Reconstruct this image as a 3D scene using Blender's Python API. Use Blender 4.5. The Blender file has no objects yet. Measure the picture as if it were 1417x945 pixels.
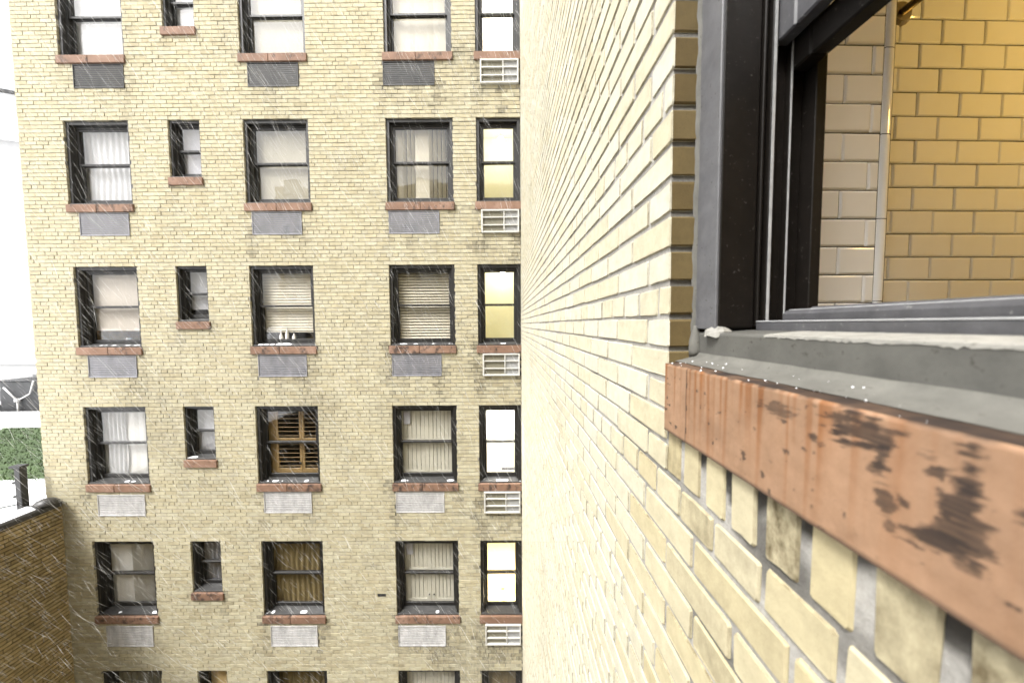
import bpy, math, random
import numpy as np
from math import radians as R_
random.seed(7)
SC = bpy.context.scene
COL = SC.collection
H = 15.0                                   # camera height above the court floor

# ------------------------------------------------------------------ camera
cam_d = bpy.data.cameras.new('camera')
cam = bpy.data.objects.new('camera', cam_d)
COL.objects.link(cam)
PIT, YAW, ROL, FPX = .0502, .0263, -.0055, 469.21
def cam_axes():
    cp, sp, cy, sy = math.cos(PIT), math.sin(PIT), math.cos(YAW), math.sin(YAW)
    F = np.array([sy*cp, cy*cp, -sp]); Rt = np.array([cy, -sy, 0.]); U = np.cross(Rt, F)
    c, s = math.cos(ROL), math.sin(ROL)
    return Rt*c+U*s, U*c-Rt*s, F
CR, CU, CF = cam_axes()
from mathutils import Matrix, Vector
M = Matrix(((CR[0], CU[0], -CF[0], 0), (CR[1], CU[1], -CF[1], 0), (CR[2], CU[2], -CF[2], H), (0, 0, 0, 1)))
cam.matrix_world = M
cam_d.sensor_width = 36.0
cam_d.lens = FPX/1417*36
cam_d.clip_start = .02
cam_d.clip_end = 6000
cam_d.dof.use_dof = True
cam_d.dof.focus_distance = 1.5
cam_d.dof.aperture_fstop = 3.4
SC.camera = cam

# ------------------------------------------------------------------ world, sun, exposure
SUN_EL, SUN_AZ = 55, 226                   # azimuth from +Y clockwise: from the left and a little behind
W = bpy.data.worlds.new('World'); SC.world = W; W.use_nodes = True
nt = W.node_tree
for n in list(nt.nodes): nt.nodes.remove(n)
out = nt.nodes.new('ShaderNodeOutputWorld'); bg = nt.nodes.new('ShaderNodeBackground')
sky = nt.nodes.new('ShaderNodeTexSky'); sky.sky_type = 'NISHITA'; sky.sun_disc = False
sky.sun_elevation = R_(SUN_EL); sky.sun_rotation = R_(SUN_AZ)
sky.air_density = 1.0; sky.dust_density = 6.0; sky.ozone_density = 1.0
hs = nt.nodes.new('ShaderNodeHueSaturation'); hs.inputs['Saturation'].default_value = .10
nt.links.new(sky.outputs[0], hs.inputs['Color']); nt.links.new(hs.outputs[0], bg.inputs['Color'])
nt.links.new(bg.outputs[0], out.inputs['Surface']); bg.inputs['Strength'].default_value = .14
sd = bpy.data.lights.new('sun', 'SUN'); sd.energy = 1.5; sd.angle = R_(16); sd.color = (1, .985, .95)
sun = bpy.data.objects.new('sun', sd); COL.objects.link(sun)
az, el = R_(SUN_AZ), R_(SUN_EL)
sdir = Vector((math.sin(az)*math.cos(el), math.cos(az)*math.cos(el), math.sin(el)))
sun.rotation_euler = sdir.to_track_quat('Z', 'Y').to_euler()
sun.location = (-20, -10, 40)
vs = SC.view_settings
SC.display_settings.display_device = 'sRGB'
vs.view_transform = 'Standard'; vs.look = 'None'; vs.gamma = 1.0; vs.exposure = 1.52; vs.use_curve_mapping = False
SC.cycles.use_denoising = True
SC.cycles.max_bounces = 8; SC.cycles.transparent_max_bounces = 12
SC.cycles.sample_clamp_indirect = 6.0
SC.cycles.caustics_reflective = False; SC.cycles.caustics_refractive = False

# ------------------------------------------------------------------ helpers
def link(o, parent=None):
    COL.objects.link(o)
    if parent is not None: o.parent = parent
    return o
def tag(o, label=None, cat=None, group=None, kind=None):
    if label: o['label'] = label
    if cat: o['category'] = cat
    if group: o['group'] = group
    if kind: o['kind'] = kind
    return o
def empty(name, loc, rz=0, parent=None):
    o = bpy.data.objects.new(name, None); o.location = loc; o.rotation_euler = (0, 0, rz); o.empty_display_size = .2
    return link(o, parent)
def ob(name, me, parent=None, loc=(0, 0, 0), rot=(0, 0, 0)):
    o = bpy.data.objects.new(name, me); o.location = loc; o.rotation_euler = rot
    return link(o, parent)
class MB:
    def __init__(s): s.v = []; s.f = []
    def add(s, vs, fs):
        b = len(s.v); s.v += [tuple(p) for p in vs]; s.f += [tuple(i+b for i in f) for f in fs]; return s
    def box(s, x0, x1, y0, y1, z0, z1):
        return s.add([(x0,y0,z0),(x1,y0,z0),(x1,y1,z0),(x0,y1,z0),(x0,y0,z1),(x1,y0,z1),(x1,y1,z1),(x0,y1,z1)],
                     [(0,3,2,1),(4,5,6,7),(0,1,5,4),(1,2,6,5),(2,3,7,6),(3,0,4,7)])
    def prism_x(s, x0, x1, prof):           # profile of (y, z), counter-clockwise seen from -x side or not, closed
        n = len(prof)
        vs = [(x0, y, z) for y, z in prof]+[(x1, y, z) for y, z in prof]
        fs = [(i, (i+1) % n, n+(i+1) % n, n+i) for i in range(n)]+[tuple(range(n))[::-1], tuple(range(n, 2*n))]
        return s.add(vs, fs)
    def tube(s, a, b, r, n=8, r2=None):
        a = Vector(a); b = Vector(b); d = (b-a).normalized(); r2 = r if r2 is None else r2
        u = d.orthogonal().normalized(); w = d.cross(u)
        vs = []
        for p, rr in ((a, r), (b, r2)):
            for i in range(n):
                t = 2*math.pi*i/n; vs.append(p+u*(rr*math.cos(t))+w*(rr*math.sin(t)))
        fs = [(i, (i+1) % n, n+(i+1) % n, n+i) for i in range(n)]+[tuple(range(n))[::-1], tuple(range(n, 2*n))]
        return s.add(vs, fs)
    def lathe(s, c, prof, n=12):            # profile (r, z) about the vertical through c
        vs = []
        for r, z in prof:
            for i in range(n):
                t = 2*math.pi*i/n; vs.append((c[0]+r*math.cos(t), c[1]+r*math.sin(t), c[2]+z))
        fs = []
        for k in range(len(prof)-1):
            for i in range(n):
                j = (i+1) % n; fs.append((k*n+i, k*n+j, (k+1)*n+j, (k+1)*n+i))
        fs += [tuple(range(n))[::-1], tuple(range((len(prof)-1)*n, len(prof)*n))]
        return s.add(vs, fs)
    def mesh(s, name, m, smooth=False, bevel=0):
        me = bpy.data.meshes.new(name); me.from_pydata(s.v, [], s.f)
        import bmesh
        bm = bmesh.new(); bm.from_mesh(me)
        bmesh.ops.recalc_face_normals(bm, faces=bm.faces)
        if bevel:
            bmesh.ops.bevel(bm, geom=list(bm.edges), offset=bevel, segments=1, affect='EDGES', profile=.5, clamp_overlap=True)
        bm.to_mesh(me); bm.free()
        if m: me.materials.append(m)
        if smooth: me.polygons.foreach_set('use_smooth', [True]*len(me.polygons))
        return me
def vnoise(x, y, seed=0):                   # smooth value noise 0..1
    x = np.asarray(x, float); y = np.asarray(y, float)
    xi = np.floor(x).astype(np.int64); yi = np.floor(y).astype(np.int64)
    fx = x-xi; fy = y-yi; fx = fx*fx*(3-2*fx); fy = fy*fy*(3-2*fy)
    def h(a, b):
        k = (a*374761393+b*668265263+seed*1442695041) & 0x7fffffff
        k = ((k ^ (k >> 13))*1274126177) & 0x7fffffff
        return ((k ^ (k >> 16)) & 0xffff)/65535.
    return (h(xi, yi)*(1-fx)+h(xi+1, yi)*fx)*(1-fy)+(h(xi, yi+1)*(1-fx)+h(xi+1, yi+1)*fx)*fy
def fbm(x, y, seed=0, o=4):
    t = 0; a = .5; s = 0
    for k in range(o):
        t = t+a*vnoise(np.asarray(x)*2**k, np.asarray(y)*2**k, seed+k*17); s += a; a *= .5
    return t/s
def hsh(n, seed=0):
    return np.random.RandomState(seed).rand(n)

# ------------------------------------------------------------------ materials
def new_mat(name):
    m = bpy.data.materials.new(name); m.use_nodes = True
    t = m.node_tree; b = t.nodes['Principled BSDF']
    return m, t, b
def mixc(t, a, b, fac, mode='MIX'):
    n = t.nodes.new('ShaderNodeMix'); n.data_type = 'RGBA'; n.blend_type = mode
    for s, v in ((n.inputs[6], a), (n.inputs[7], b), (n.inputs[0], fac)):
        if hasattr(v, 'links') or hasattr(v, 'is_linked'): t.links.new(v, s)
        elif isinstance(v, (int, float)): s.default_value = v
        else: s.default_value = (*v, 1) if len(v) == 3 else v
    return n.outputs[2]
def noise(t, scale, detail=4, rough=.6, vec=None, stretch=None):
    n = t.nodes.new('ShaderNodeTexNoise'); n.inputs['Scale'].default_value = scale
    n.inputs['Detail'].default_value = detail; n.inputs['Roughness'].default_value = rough
    if vec is None:
        vec = t.nodes.new('ShaderNodeTexCoord').outputs['Object']
    if stretch:
        mp = t.nodes.new('ShaderNodeMapping'); mp.inputs['Scale'].default_value = stretch
        t.links.new(vec, mp.inputs['Vector']); vec = mp.outputs[0]
    t.links.new(vec, n.inputs['Vector'])
    return n.outputs['Fac']
def ramp(t, fac, stops):
    n = t.nodes.new('ShaderNodeValToRGB'); e = n.color_ramp.elements
    while len(e) < len(stops): e.new(.5)
    for k, (p, c) in enumerate(stops):
        e[k].position = p; e[k].color = (*c, 1) if not isinstance(c, (int, float)) else (c, c, c, 1)
    t.links.new(fac, n.inputs[0]); return n.outputs[0]
def attr(t, name):
    n = t.nodes.new('ShaderNodeAttribute'); n.attribute_name = name; return n.outputs['Fac']
def bump(t, b, h, strength=.3, dist=.004):
    n = t.nodes.new('ShaderNodeBump'); n.inputs['Strength'].default_value = strength; n.inputs['Distance'].default_value = dist
    t.links.new(h, n.inputs['Height']); t.links.new(n.outputs[0], b.inputs['Normal'])
def world_pos(t):
    return t.nodes.new('ShaderNodeNewGeometry').outputs['Position']
def geom_rand(t):
    return t.nodes.new('ShaderNodeObjectInfo').outputs['Random']
def simple(name, col, rough=.6, var=.15, scale=8, bmp=.1, metal=0, stretch=None, spec=.5):
    m, t, b = new_mat(name)
    f = noise(t, scale, 5, .6, stretch=stretch)
    c = ramp(t, f, [(.25, tuple(x*(1-var) for x in col)), (.75, tuple(min(1, x*(1+var)) for x in col))])
    t.links.new(c, b.inputs['Base Color']); b.inputs['Roughness'].default_value = rough; b.inputs['Metallic'].default_value = metal
    b.inputs['Specular IOR Level'].default_value = spec
    if bmp: bump(t, b, f, bmp)
    return m
def brick_mat(name, cols, fine=1.0, dark=(.03, .025, .02), fs=70):
    m, t, b = new_mat(name)
    P = world_pos(t)
    c = ramp(t, attr(t, 'tone'), [(i/(len(cols)-1), c) for i, c in enumerate(cols)])
    n1 = noise(t, fs*.35, 5, .65, P); n2 = noise(t, fs*2.2, 4, .7, P)
    c = mixc(t, c, ramp(t, n1, [(.3, .72), (.68, 1.12)]), .75*fine, 'MULTIPLY')
    sp = ramp(t, n2, [(.27, .25), (.36, 1.0)])
    c = mixc(t, c, sp, .55*fine, 'MULTIPLY')
    g = attr(t, 'grime')
    gm = t.nodes.new('ShaderNodeMath'); gm.operation = 'MULTIPLY_ADD'
    t.links.new(ramp(t, noise(t, fs*.5, 4, .7, P, (1, 1, .6)), [(.3, 0.), (.7, 1.)]), gm.inputs[0]); t.links.new(g, gm.inputs[1]); gm.inputs[2].default_value = 0
    c = mixc(t, c, dark, gm.outputs[0])
    t.links.new(c, b.inputs['Base Color']); b.inputs['Roughness'].default_value = .85
    b.inputs['Specular IOR Level'].default_value = .25
    hh = t.nodes.new('ShaderNodeMath'); hh.operation = 'ADD'; t.links.new(n1, hh.inputs[0]); t.links.new(n2, hh.inputs[1])
    bump(t, b, hh.outputs[0], .35*fine, .003)
    return m
def mortar_mat(name, col, dark, fs=60):
    m, t, b = new_mat(name)
    P = world_pos(t)
    n1 = noise(t, fs, 5, .7, P); n2 = noise(t, 3.0, 4, .6, P)
    c = ramp(t, n1, [(.25, tuple(x*.7 for x in col)), (.7, tuple(min(1, x*1.1) for x in col))])
    c = mixc(t, c, ramp(t, n2, [(.35, .72), (.65, 1.)]), .6, 'MULTIPLY')
    c = mixc(t, c, dark, attr(t, 'grime'))
    t.links.new(c, b.inputs['Base Color']); b.inputs['Roughness'].default_value = .95; b.inputs['Specular IOR Level'].default_value = .1
    bump(t, b, n1, .5, .004)
    return m
def glass_mat(name, refl, tint=(1, 1, 1), wav=.012):
    m = bpy.data.materials.new(name); m.use_nodes = True; t = m.node_tree
    for n in list(t.nodes): t.nodes.remove(n)
    o = t.nodes.new('ShaderNodeOutputMaterial'); mx = t.nodes.new('ShaderNodeMixShader')
    tr = t.nodes.new('ShaderNodeBsdfTransparent'); gl = t.nodes.new('ShaderNodeBsdfGlossy')
    tr.inputs['Color'].default_value = (*tint, 1); gl.inputs['Roughness'].default_value = .015
    lw = t.nodes.new('ShaderNodeLayerWeight'); lw.inputs['Blend'].default_value = .5
    pw = t.nodes.new('ShaderNodeMath'); pw.operation = 'POWER'; t.links.new(lw.outputs['Facing'], pw.inputs[0]); pw.inputs[1].default_value = 4
    ma = t.nodes.new('ShaderNodeMath'); ma.operation = 'MULTIPLY_ADD'; ma.use_clamp = True
    t.links.new(pw.outputs[0], ma.inputs[0]); ma.inputs[1].default_value = .75; ma.inputs[2].default_value = refl
    bp = t.nodes.new('ShaderNodeBump'); bp.inputs['Strength'].default_value = .25; bp.inputs['Distance'].default_value = wav
    t.links.new(noise(t, 2.2, 2, .5, world_pos(t)), bp.inputs['Height']); t.links.new(bp.outputs[0], gl.inputs['Normal'])
    t.links.new(ma.outputs[0], mx.inputs[0]); t.links.new(tr.outputs[0], mx.inputs[1]); t.links.new(gl.outputs[0], mx.inputs[2])
    t.links.new(mx.outputs[0], o.inputs['Surface'])
    return m
def emit_mat(name, col, s):
    m, t, b = new_mat(name); b.inputs['Base Color'].default_value = (*col, 1)
    b.inputs['Emission Color'].default_value = (*col, 1); b.inputs['Emission Strength'].default_value = s
    return m

BUFF = [(.35, .305, .20), (.395, .352, .235), (.415, .377, .262), (.432, .40, .29), (.405, .362, .245), (.45, .42, .325)]
M_FBRICK = brick_mat('buff_brick', BUFF, .9, fs=28)
M_FMORT = mortar_mat('facade_mortar', (.40, .38, .335), (.03, .027, .022), 30)
NB = [(.085, .055, .018), (.40, .325, .165), (.45, .395, .255), (.48, .44, .325), (.495, .465, .365), (.505, .48, .39)]  # facade's brick paled for stronger daylight; darkest stop is the jamb's shade as colour
M_NBRICK = brick_mat('daylit_buff_brick', NB, .75, (.062, .042, .016), fs=90)
M_NMORT = mortar_mat('wing_mortar', (.41, .395, .365), (.035, .032, .028), 140)
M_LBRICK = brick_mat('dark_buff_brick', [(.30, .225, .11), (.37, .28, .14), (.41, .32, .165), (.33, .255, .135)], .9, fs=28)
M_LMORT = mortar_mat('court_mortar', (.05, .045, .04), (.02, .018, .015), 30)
M_TERRA = simple('terracotta', (.30, .155, .09), .8, .35, 9, .3)
def terra_sill_mat():
    m, t, b = new_mat('stained_terracotta')
    P = world_pos(t); r = geom_rand(t)
    ad = t.nodes.new('ShaderNodeVectorMath'); ad.operation = 'ADD'; cx = t.nodes.new('ShaderNodeCombineXYZ')
    mu = t.nodes.new('ShaderNodeMath'); mu.operation = 'MULTIPLY'; mu.inputs[1].default_value = 31.7; t.links.new(r, mu.inputs[0])
    t.links.new(mu.outputs[0], cx.inputs[0]); t.links.new(mu.outputs[0], cx.inputs[1]); t.links.new(P, ad.inputs[0]); t.links.new(cx.outputs[0], ad.inputs[1])
    n1 = noise(t, 11, 5, .65, ad.outputs[0], (1, 1, .8)); n2 = noise(t, 3, 3, .6, ad.outputs[0])
    c = ramp(t, n2, [(.3, (.15, .085, .055)), (.55, (.20, .115, .075)), (.75, (.26, .165, .12))])
    at = attr(t, 'tone')
    th = t.nodes.new('ShaderNodeMath'); th.operation = 'MULTIPLY_ADD'; t.links.new(r, th.inputs[0]); th.inputs[1].default_value = .14; th.inputs[2].default_value = -.05
    su = t.nodes.new('ShaderNodeMath'); su.operation = 'ADD'; t.links.new(n1, su.inputs[0]); t.links.new(th.outputs[0], su.inputs[1])
    c = mixc(t, c, (.018, .012, .010), ramp(t, su.outputs[0], [(.56, 0.), (.70, .85)]))
    t.links.new(c, b.inputs['Base Color']); b.inputs['Roughness'].default_value = .8
    bump(t, b, n1, .3, .006)
    return m
M_TSILL = terra_sill_mat()
M_FRAME = simple('dark_window_paint', (.014, .013, .012), .45, .5, 14, .15, stretch=(3, 3, .5))
M_SUBSILL = simple('weathered_sill_paint', (.032, .031, .030), .5, .6, 12, .25, stretch=(1, 3, 3))
M_REVEAL = simple('reveal_brick', (.20, .15, .075), .9, .4, 20, .3)
M_GLASS = glass_mat('window_glass', .045)
M_ROOM = simple('room_paint', (.16, .14, .11), .8, .1, 3, 0)
M_ROOMY = simple('yellow_room_paint', (.86, .83, .63), .7, .05, 3, 0)
M_ROOMW = simple('white_room_paint', (.82, .80, .72), .7, .04, 3, 0)
M_ROOMB = simple('amber_room_tone', (.50, .33, .13), .7, .3, 6, 0)  # under the beige blind this amber stands for the room's yellow light
def cloth(name, col, tr=.3, **k):
    m = simple(name, col, .9, k.get('var', .06), k.get('scale', 6), 0, stretch=(6, 6, .6), spec=.1)
    return m
M_WHITE = cloth('white_shade_cloth', (.50, .50, .505))
M_LILAC = cloth('pale_grey_shade', (.42, .415, .44))
M_GREYB = cloth('grey_shade', (.36, .36, .37))
M_CREAM = cloth('cream_shade', (.35, .325, .26))
M_BEIGE = cloth('beige_shade', (.50, .455, .40))
M_SLATC = simple('cream_slat', (.54, .495, .385), .5, .06, 5, 0)
M_SLATW = simple('white_slat', (.66, .65, .62), .5, .06, 5, 0)
M_WOOD = simple('honey_wood', (.26, .175, .075), .45, .3, 10, .1, stretch=(1, 1, .3))
M_BROWNC = cloth('brown_curtain_cloth', (.17, .13, .062), var=.4)
M_DARKC = cloth('charcoal_net', (.20, .20, .21), var=.3)
M_GREYC = cloth('olive_grey_curtain_cloth', (.20, .20, .17), var=.2)
M_AMBERS = cloth('amber_shade', (.75, .55, .26))
M_PANEL = simple('cream_shutter_paint', (.50, .475, .39), .5, .06, 4, 0)
def vent_mat(name, col, rough, metal, dirt):
    m, t, b = new_mat(name); P = world_pos(t)
    n1 = noise(t, 10, 5, .7, P, (1, 1, .35)); n2 = noise(t, 40, 4, .7, P)
    c = ramp(t, n1, [(.3, tuple(x*(1-dirt) for x in col)), (.62, col)])
    c = mixc(t, c, ramp(t, n2, [(.3, .6), (.6, 1.)]), dirt, 'MULTIPLY')
    t.links.new(c, b.inputs['Base Color']); b.inputs['Roughness'].default_value = rough; b.inputs['Metallic'].default_value = metal
    bump(t, b, n2, .15, .003); return m
M_VDARK = vent_mat('dark_grille_metal', (.026, .026, .026), .55, .1, .4)
M_VSILV = vent_mat('silver_grille_metal', (.25, .25, .275), .45, .1, .35)
M_VWHITE = vent_mat('frosted_white_grille', (.50, .49, .485), .6, 0, .4)
M_BLACK = simple('black_cavity_shade', (.015, .015, .015), .9, .2, 8, 0)
M_ACW = simple('white_ac_paint', (.50, .49, .46), .45, .05, 8, 0)
def fin_mat(name, col):
    m, t, b = new_mat(name)
    w = t.nodes.new('ShaderNodeTexWave'); w.inputs['Scale'].default_value = 14; w.inputs['Distortion'].default_value = .4
    t.links.new(t.nodes.new('ShaderNodeTexCoord').outputs['Object'], w.inputs['Vector'])
    c = ramp(t, w.outputs['Fac'], [(.2, tuple(x*.55 for x in col)), (.8, col)])
    t.links.new(c, b.inputs['Base Color']); b.inputs['Roughness'].default_value = .6; bump(t, b, w.outputs['Fac'], .5, .004); return m
M_ACB = fin_mat('beige_ac_fins', (.21, .195, .14))
M_ACG = fin_mat('grey_ac_fins', (.36, .36, .355))
M_SNOW = simple('snow', (.84, .85, .87), .9, .05, 6, .3)
M_CONC = simple('pale_concrete', (.42, .42, .42), .9, .14, .5, .1, stretch=(1, 1, .06))
M_WPAINT = simple('white_painted_wall', (.50, .50, .50), .85, .04, .3, 0)
M_MEMB = simple('roof_membrane', (.035, .033, .032), .45, .5, 20, .4)
M_STEEL = simple('black_steel', (.025, .025, .026), .5, .3, 12, .1)
M_EQUIP = simple('dark_equipment_paint', (.035, .036, .038), .6, .5, 4, .1)
M_PIPE = simple('pale_conduit', (.55, .55, .55), .4, .1, 8, 0)

def attrs(me, dom, **k):
    for n, a in k.items():
        at = me.attributes.new(n, 'FLOAT', dom); at.data.foreach_set('value', np.asarray(a, np.float32))

# ------------------------------------------------------------------ brick walls
def brick_simple(w, h, dp, rng, j=.0016):
    """box open at the back, front corners uneven; local x 0..w, z 0..h, front at y=0, back at y=dp"""
    q = lambda: rng.uniform(-j, j)
    py = rng.uniform(-.0035, .0035)
    v = [(q(), py+q(), q()), (w+q(), py+q(), q()), (w+q(), py+q(), h+q()), (q(), py+q(), h+q()),
         (0, dp, 0), (w, dp, 0), (w, dp, h), (0, dp, h)]
    f = [(0, 1, 2, 3), (0, 4, 5, 1), (1, 5, 6, 2), (2, 6, 7, 3), (3, 7, 4, 0)]
    return v, f
def brick_round(w, h, dp, rng, j=.0011):
    c = .0028; q = lambda s=1: rng.uniform(-j, j)*s
    py = rng.uniform(-.0010, .0010)
    o = [(c, 0), (w*.5, 0), (w-c, 0), (w, c), (w, h-c), (w-c, h), (w*.5, h), (c, h), (0, h-c), (0, c)]
    o = [(x+q(), z+q()) for x, z in o]
    cx, cz = w/2, h/2; b = .0020
    inn = [(x+(b if x < cx-.001 else -b if x > cx+.001 else 0), z+(b if z < cz else -b)) for x, z in o]
    v = [(x, py+q(.5), z) for x, z in inn]+[(x, py+.0030, z) for x, z in o]+[(x, dp, z) for x, z in o]
    n = 10
    f = [tuple(range(n))]
    for i in range(n):
        k = (i+1) % n
        f += [(i, n+i, n+k, k), (n+i, 2*n+i, 2*n+k, n+k)]
    return v, f
def bm_mesh(name, v, f, m, tone, grime):
    me = bpy.data.meshes.new(name); me.from_pydata(v, [], f)
    if m: me.materials.append(m)
    attrs(me, 'FACE', tone=[tone]*len(f), grime=edge_shade(f, v, grime, random.Random(int(tone*9999)))); return me  # grime also carries the painted joint shadows
def clip_rects(r, ops):
    out = [r]
    for (a, b, c, d) in ops:
        nx = []
        for (x0, x1, z0, z1) in out:
            if x1 <= a or x0 >= b or z1 <= c or z0 >= d: nx.append((x0, x1, z0, z1)); continue
            if x0 < a: nx.append((x0, a, z0, z1))
            if x1 > b: nx.append((b, x1, z0, z1))
            m0, m1 = max(x0, a), min(x1, b)
            if z0 < c: nx.append((m0, m1, z0, c))
            if z1 > d: nx.append((m0, m1, d, z1))
        out = nx
    return [q for q in out if q[1]-q[0] > .022 and q[3]-q[2] > .018]
def layout(s0, s1, joints, L, Lh, jw, jh, header0, ops, anchor, rng):
    """joints: ascending bed-joint centres; every sixth course headers; anchor: s of a corner the bond starts from"""
    res = []
    for k in range(len(joints)-1):
        za, zb = joints[k]+jh/2, joints[k+1]-jh/2
        hd = (k-header0) % 6 == 0
        step = Lh if hd else L
        off = (step*.5 if hd else (L*.5 if (k-header0) % 2 else 0.))+rng.uniform(-.006, .006)
        n0 = math.floor((s0-anchor-off)/step)-1
        a = anchor+off+n0*step
        while a < s1:
            x0, x1 = max(a+jw/2, s0), min(a+step-jw/2, s1)
            if x1-x0 > .022:
                res += clip_rects((x0+rng.uniform(-.0015, .0015), x1+rng.uniform(-.0015, .0015), za+rng.uniform(-.001, .001), zb+rng.uniform(-.001, .001)), ops)
            a += step
    return res
def to_px(x, y, z):                         # world -> photograph pixels (for choosing which bricks show largest)
    p = np.stack([x, y, z-H], -1); k = p@CF; k = np.where(k < .02, .02, k)
    return 708.5+FPX*(p@CR)/k, 472.5-FPX*(p@CU)/k, p@CF
def jamb_shade(f, w, v, t):                        # shade on the bricks' return faces at the window jamb, painted as a brown tone
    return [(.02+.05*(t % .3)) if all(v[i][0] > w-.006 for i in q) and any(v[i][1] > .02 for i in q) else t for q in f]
def edge_shade(f, v, g, rng):                 # hairline joint shadows painted dark along the arrises of a rounded brick
    if len(v) < 30: return [g]*len(f)
    up = rng.random()**2*.9; lo = .35+rng.random()*.6; sd = rng.random()**1.5*.8
    zc = max(q[2] for q in v)/2
    r = [g]
    for q in f[1:]:
        if min(v[i][1] for i in q) < .006 and max(v[i][1] for i in q) < .02:
            dz = [v[i][2] for i in q]; flat = max(dz)-min(dz) < .012
            r.append(max(g, (lo if sum(dz)/4 < zc else up) if flat else sd))
        else: r.append(g)
    return r
def build_wall_bricks(root, rects, xform, shape, dp, mat, tonef, grimef, singles, stdw, name='brick', maxn=300, jamb=None):
    rng = random.Random(len(rects))
    r = np.array(rects)
    cor = [to_px(*xform(r[:, i], r[:, k])) for i in (0, 1) for k in (2, 3)]
    us = np.stack([c[0] for c in cor]); ws = np.stack([c[1] for c in cor]); ds = np.stack([c[2] for c in cor])
    # shoelace area of the projected quad
    o = [0, 2, 3, 1]
    ar = np.abs(sum(us[o[i]]*ws[o[(i+1) % 4]]-us[o[(i+1) % 4]]*ws[o[i]] for i in range(4)))/2
    cu, cv = us.mean(0), ws.mean(0)
    vis = (cu > -10) & (cu < 1427) & (cv > -10) & (cv < 955) & (ds.min(0) > .05)
    ar = np.where(vis, np.minimum(ar, 9e4), 0)
    ar = ar-1e-3*np.hypot(cu-708, cv-472)*(ar > 0)*(ar < 120)
    order = np.argsort(-ar)[:maxn] if singles else []
    pick = set(int(i) for i in order if ar[i] > 0)
    cx, cz = (r[:, 0]+r[:, 1])/2, (r[:, 2]+r[:, 3])/2
    tone = tonef(cx, cz); grime = np.clip(grimef(cx, cz), 0, 1)
    cache = {}
    V = []; Fq = []; T = []; G = []
    for i, (x0, x1, z0, z1) in enumerate(rects):
        w, h = x1-x0, z1-z0
        if i in pick:
            kw = next((s for s in stdw if abs(w-s) < .006), None)
            if kw is not None and grime[i] < .12 and not (jamb is not None and abs(x1-jamb) < .003):
                key = (kw, int(tone[i]*9), rng.randrange(3))
                if key not in cache:
                    v, f = shape(kw, hstd[0], dp, rng); cache[key] = bm_mesh(name, v, f, mat, (key[1]+.5)/9, 0)
                ob(name, cache[key], root, (x0, 0, z0))
            else:
                v, f = shape(w, h, dp, rng); me = bm_mesh(name, v, f, mat, tone[i], grime[i])
                if jamb is not None and abs(x1-jamb) < .003: me.attributes['tone'].data.foreach_set('value', jamb_shade(f, w, v, tone[i]))
                ob(name, me, root, (x0, 0, z0))
        else:
            v, f = shape(w, h, dp, rng)
            b = len(V); V += [(x+x0, y, z+z0) for x, y, z in v]; Fq += [tuple(a+b for a in q) for q in f]
            T += [tone[i]]*len(f); G += edge_shade(f, v, float(grime[i]), rng)  # grime plus the painted joint shadows
            if jamb is not None and abs(x1-jamb) < .003: T[-len(f):] = jamb_shade(f, w, v, tone[i])
    if V:
        me = bpy.data.meshes.new('brickwork'); me.from_pydata(V, [], Fq); me.materials.append(mat); attrs(me, 'FACE', tone=T, grime=G)
        o = ob('brickwork', me, root); o['kind'] = 'stuff'
    return len(pick), len(rects)
hstd = [.058]
def mortar_sheet(root, s0, s1, z0, z1, ops, y, mat, grimef, cs, cz, thick, name='wall', extra=None):
    """mortar face with its openings, their side faces going back by thick; one grid of cells"""
    xs = set(np.arange(s0, s1, cs).tolist()+[s1]); zs = set(np.arange(z0, z1, cz).tolist()+[z1])
    if extra:
        a, b, c, d, st = extra
        xs |= set(np.arange(a, b, st).tolist()); zs |= set(np.arange(c, d, st).tolist())
    for a, b, c, d in ops: xs |= {a, b}; zs |= {c, d}
    cl = lambda q, lo, hi: [lo]+[x for i, x in enumerate(q) if lo < x < hi]+[hi]
    xs = cl(sorted(xs), s0, s1); zs = cl(sorted(zs), z0, z1)
    nx = len(xs); X, Z = np.meshgrid(xs, zs)
    v = [(a, y, b) for a, b in zip(X.ravel().tolist(), Z.ravel().tolist())]
    g = np.clip(grimef(X.ravel(), Z.ravel()), 0, 1).tolist()
    f = []
    xm = [(xs[i]+xs[i+1])/2 for i in range(nx-1)]
    for k in range(len(zs)-1):
        zm = (zs[k]+zs[k+1])/2
        act = [o for o in ops if o[2] < zm < o[3]]
        for i in range(nx-1):
            if any(o[0] < xm[i] < o[1] for o in act): continue
            f.append((k*nx+i, k*nx+i+1, (k+1)*nx+i+1, (k+1)*nx+i))
    for a, b, c, d in ops:
        n = len(v); v += [(a, y, c), (b, y, c), (b, y, d), (a, y, d), (a, y+thick, c), (b, y+thick, c), (b, y+thick, d), (a, y+thick, d)]; g += [.5]*8
        f += [(n, n+4, n+5, n+1), (n+1, n+5, n+6, n+2), (n+2, n+6, n+7, n+3), (n+3, n+7, n+4, n)]
    me = bpy.data.meshes.new(name); me.from_pydata(v, [], f); me.materials.append(mat); attrs(me, 'POINT', grime=g)
    return ob(name, me, root)

# ================================================================== SETTING
gm = MB(); gm.add([(-3000, -3000, 0), (3000, -3000, 0), (3000, 3000, 0), (-3000, 3000, 0)], [(0, 1, 2, 3)])
tag(ob('ground', gm.mesh('ground', M_SNOW)), kind='structure')

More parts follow.
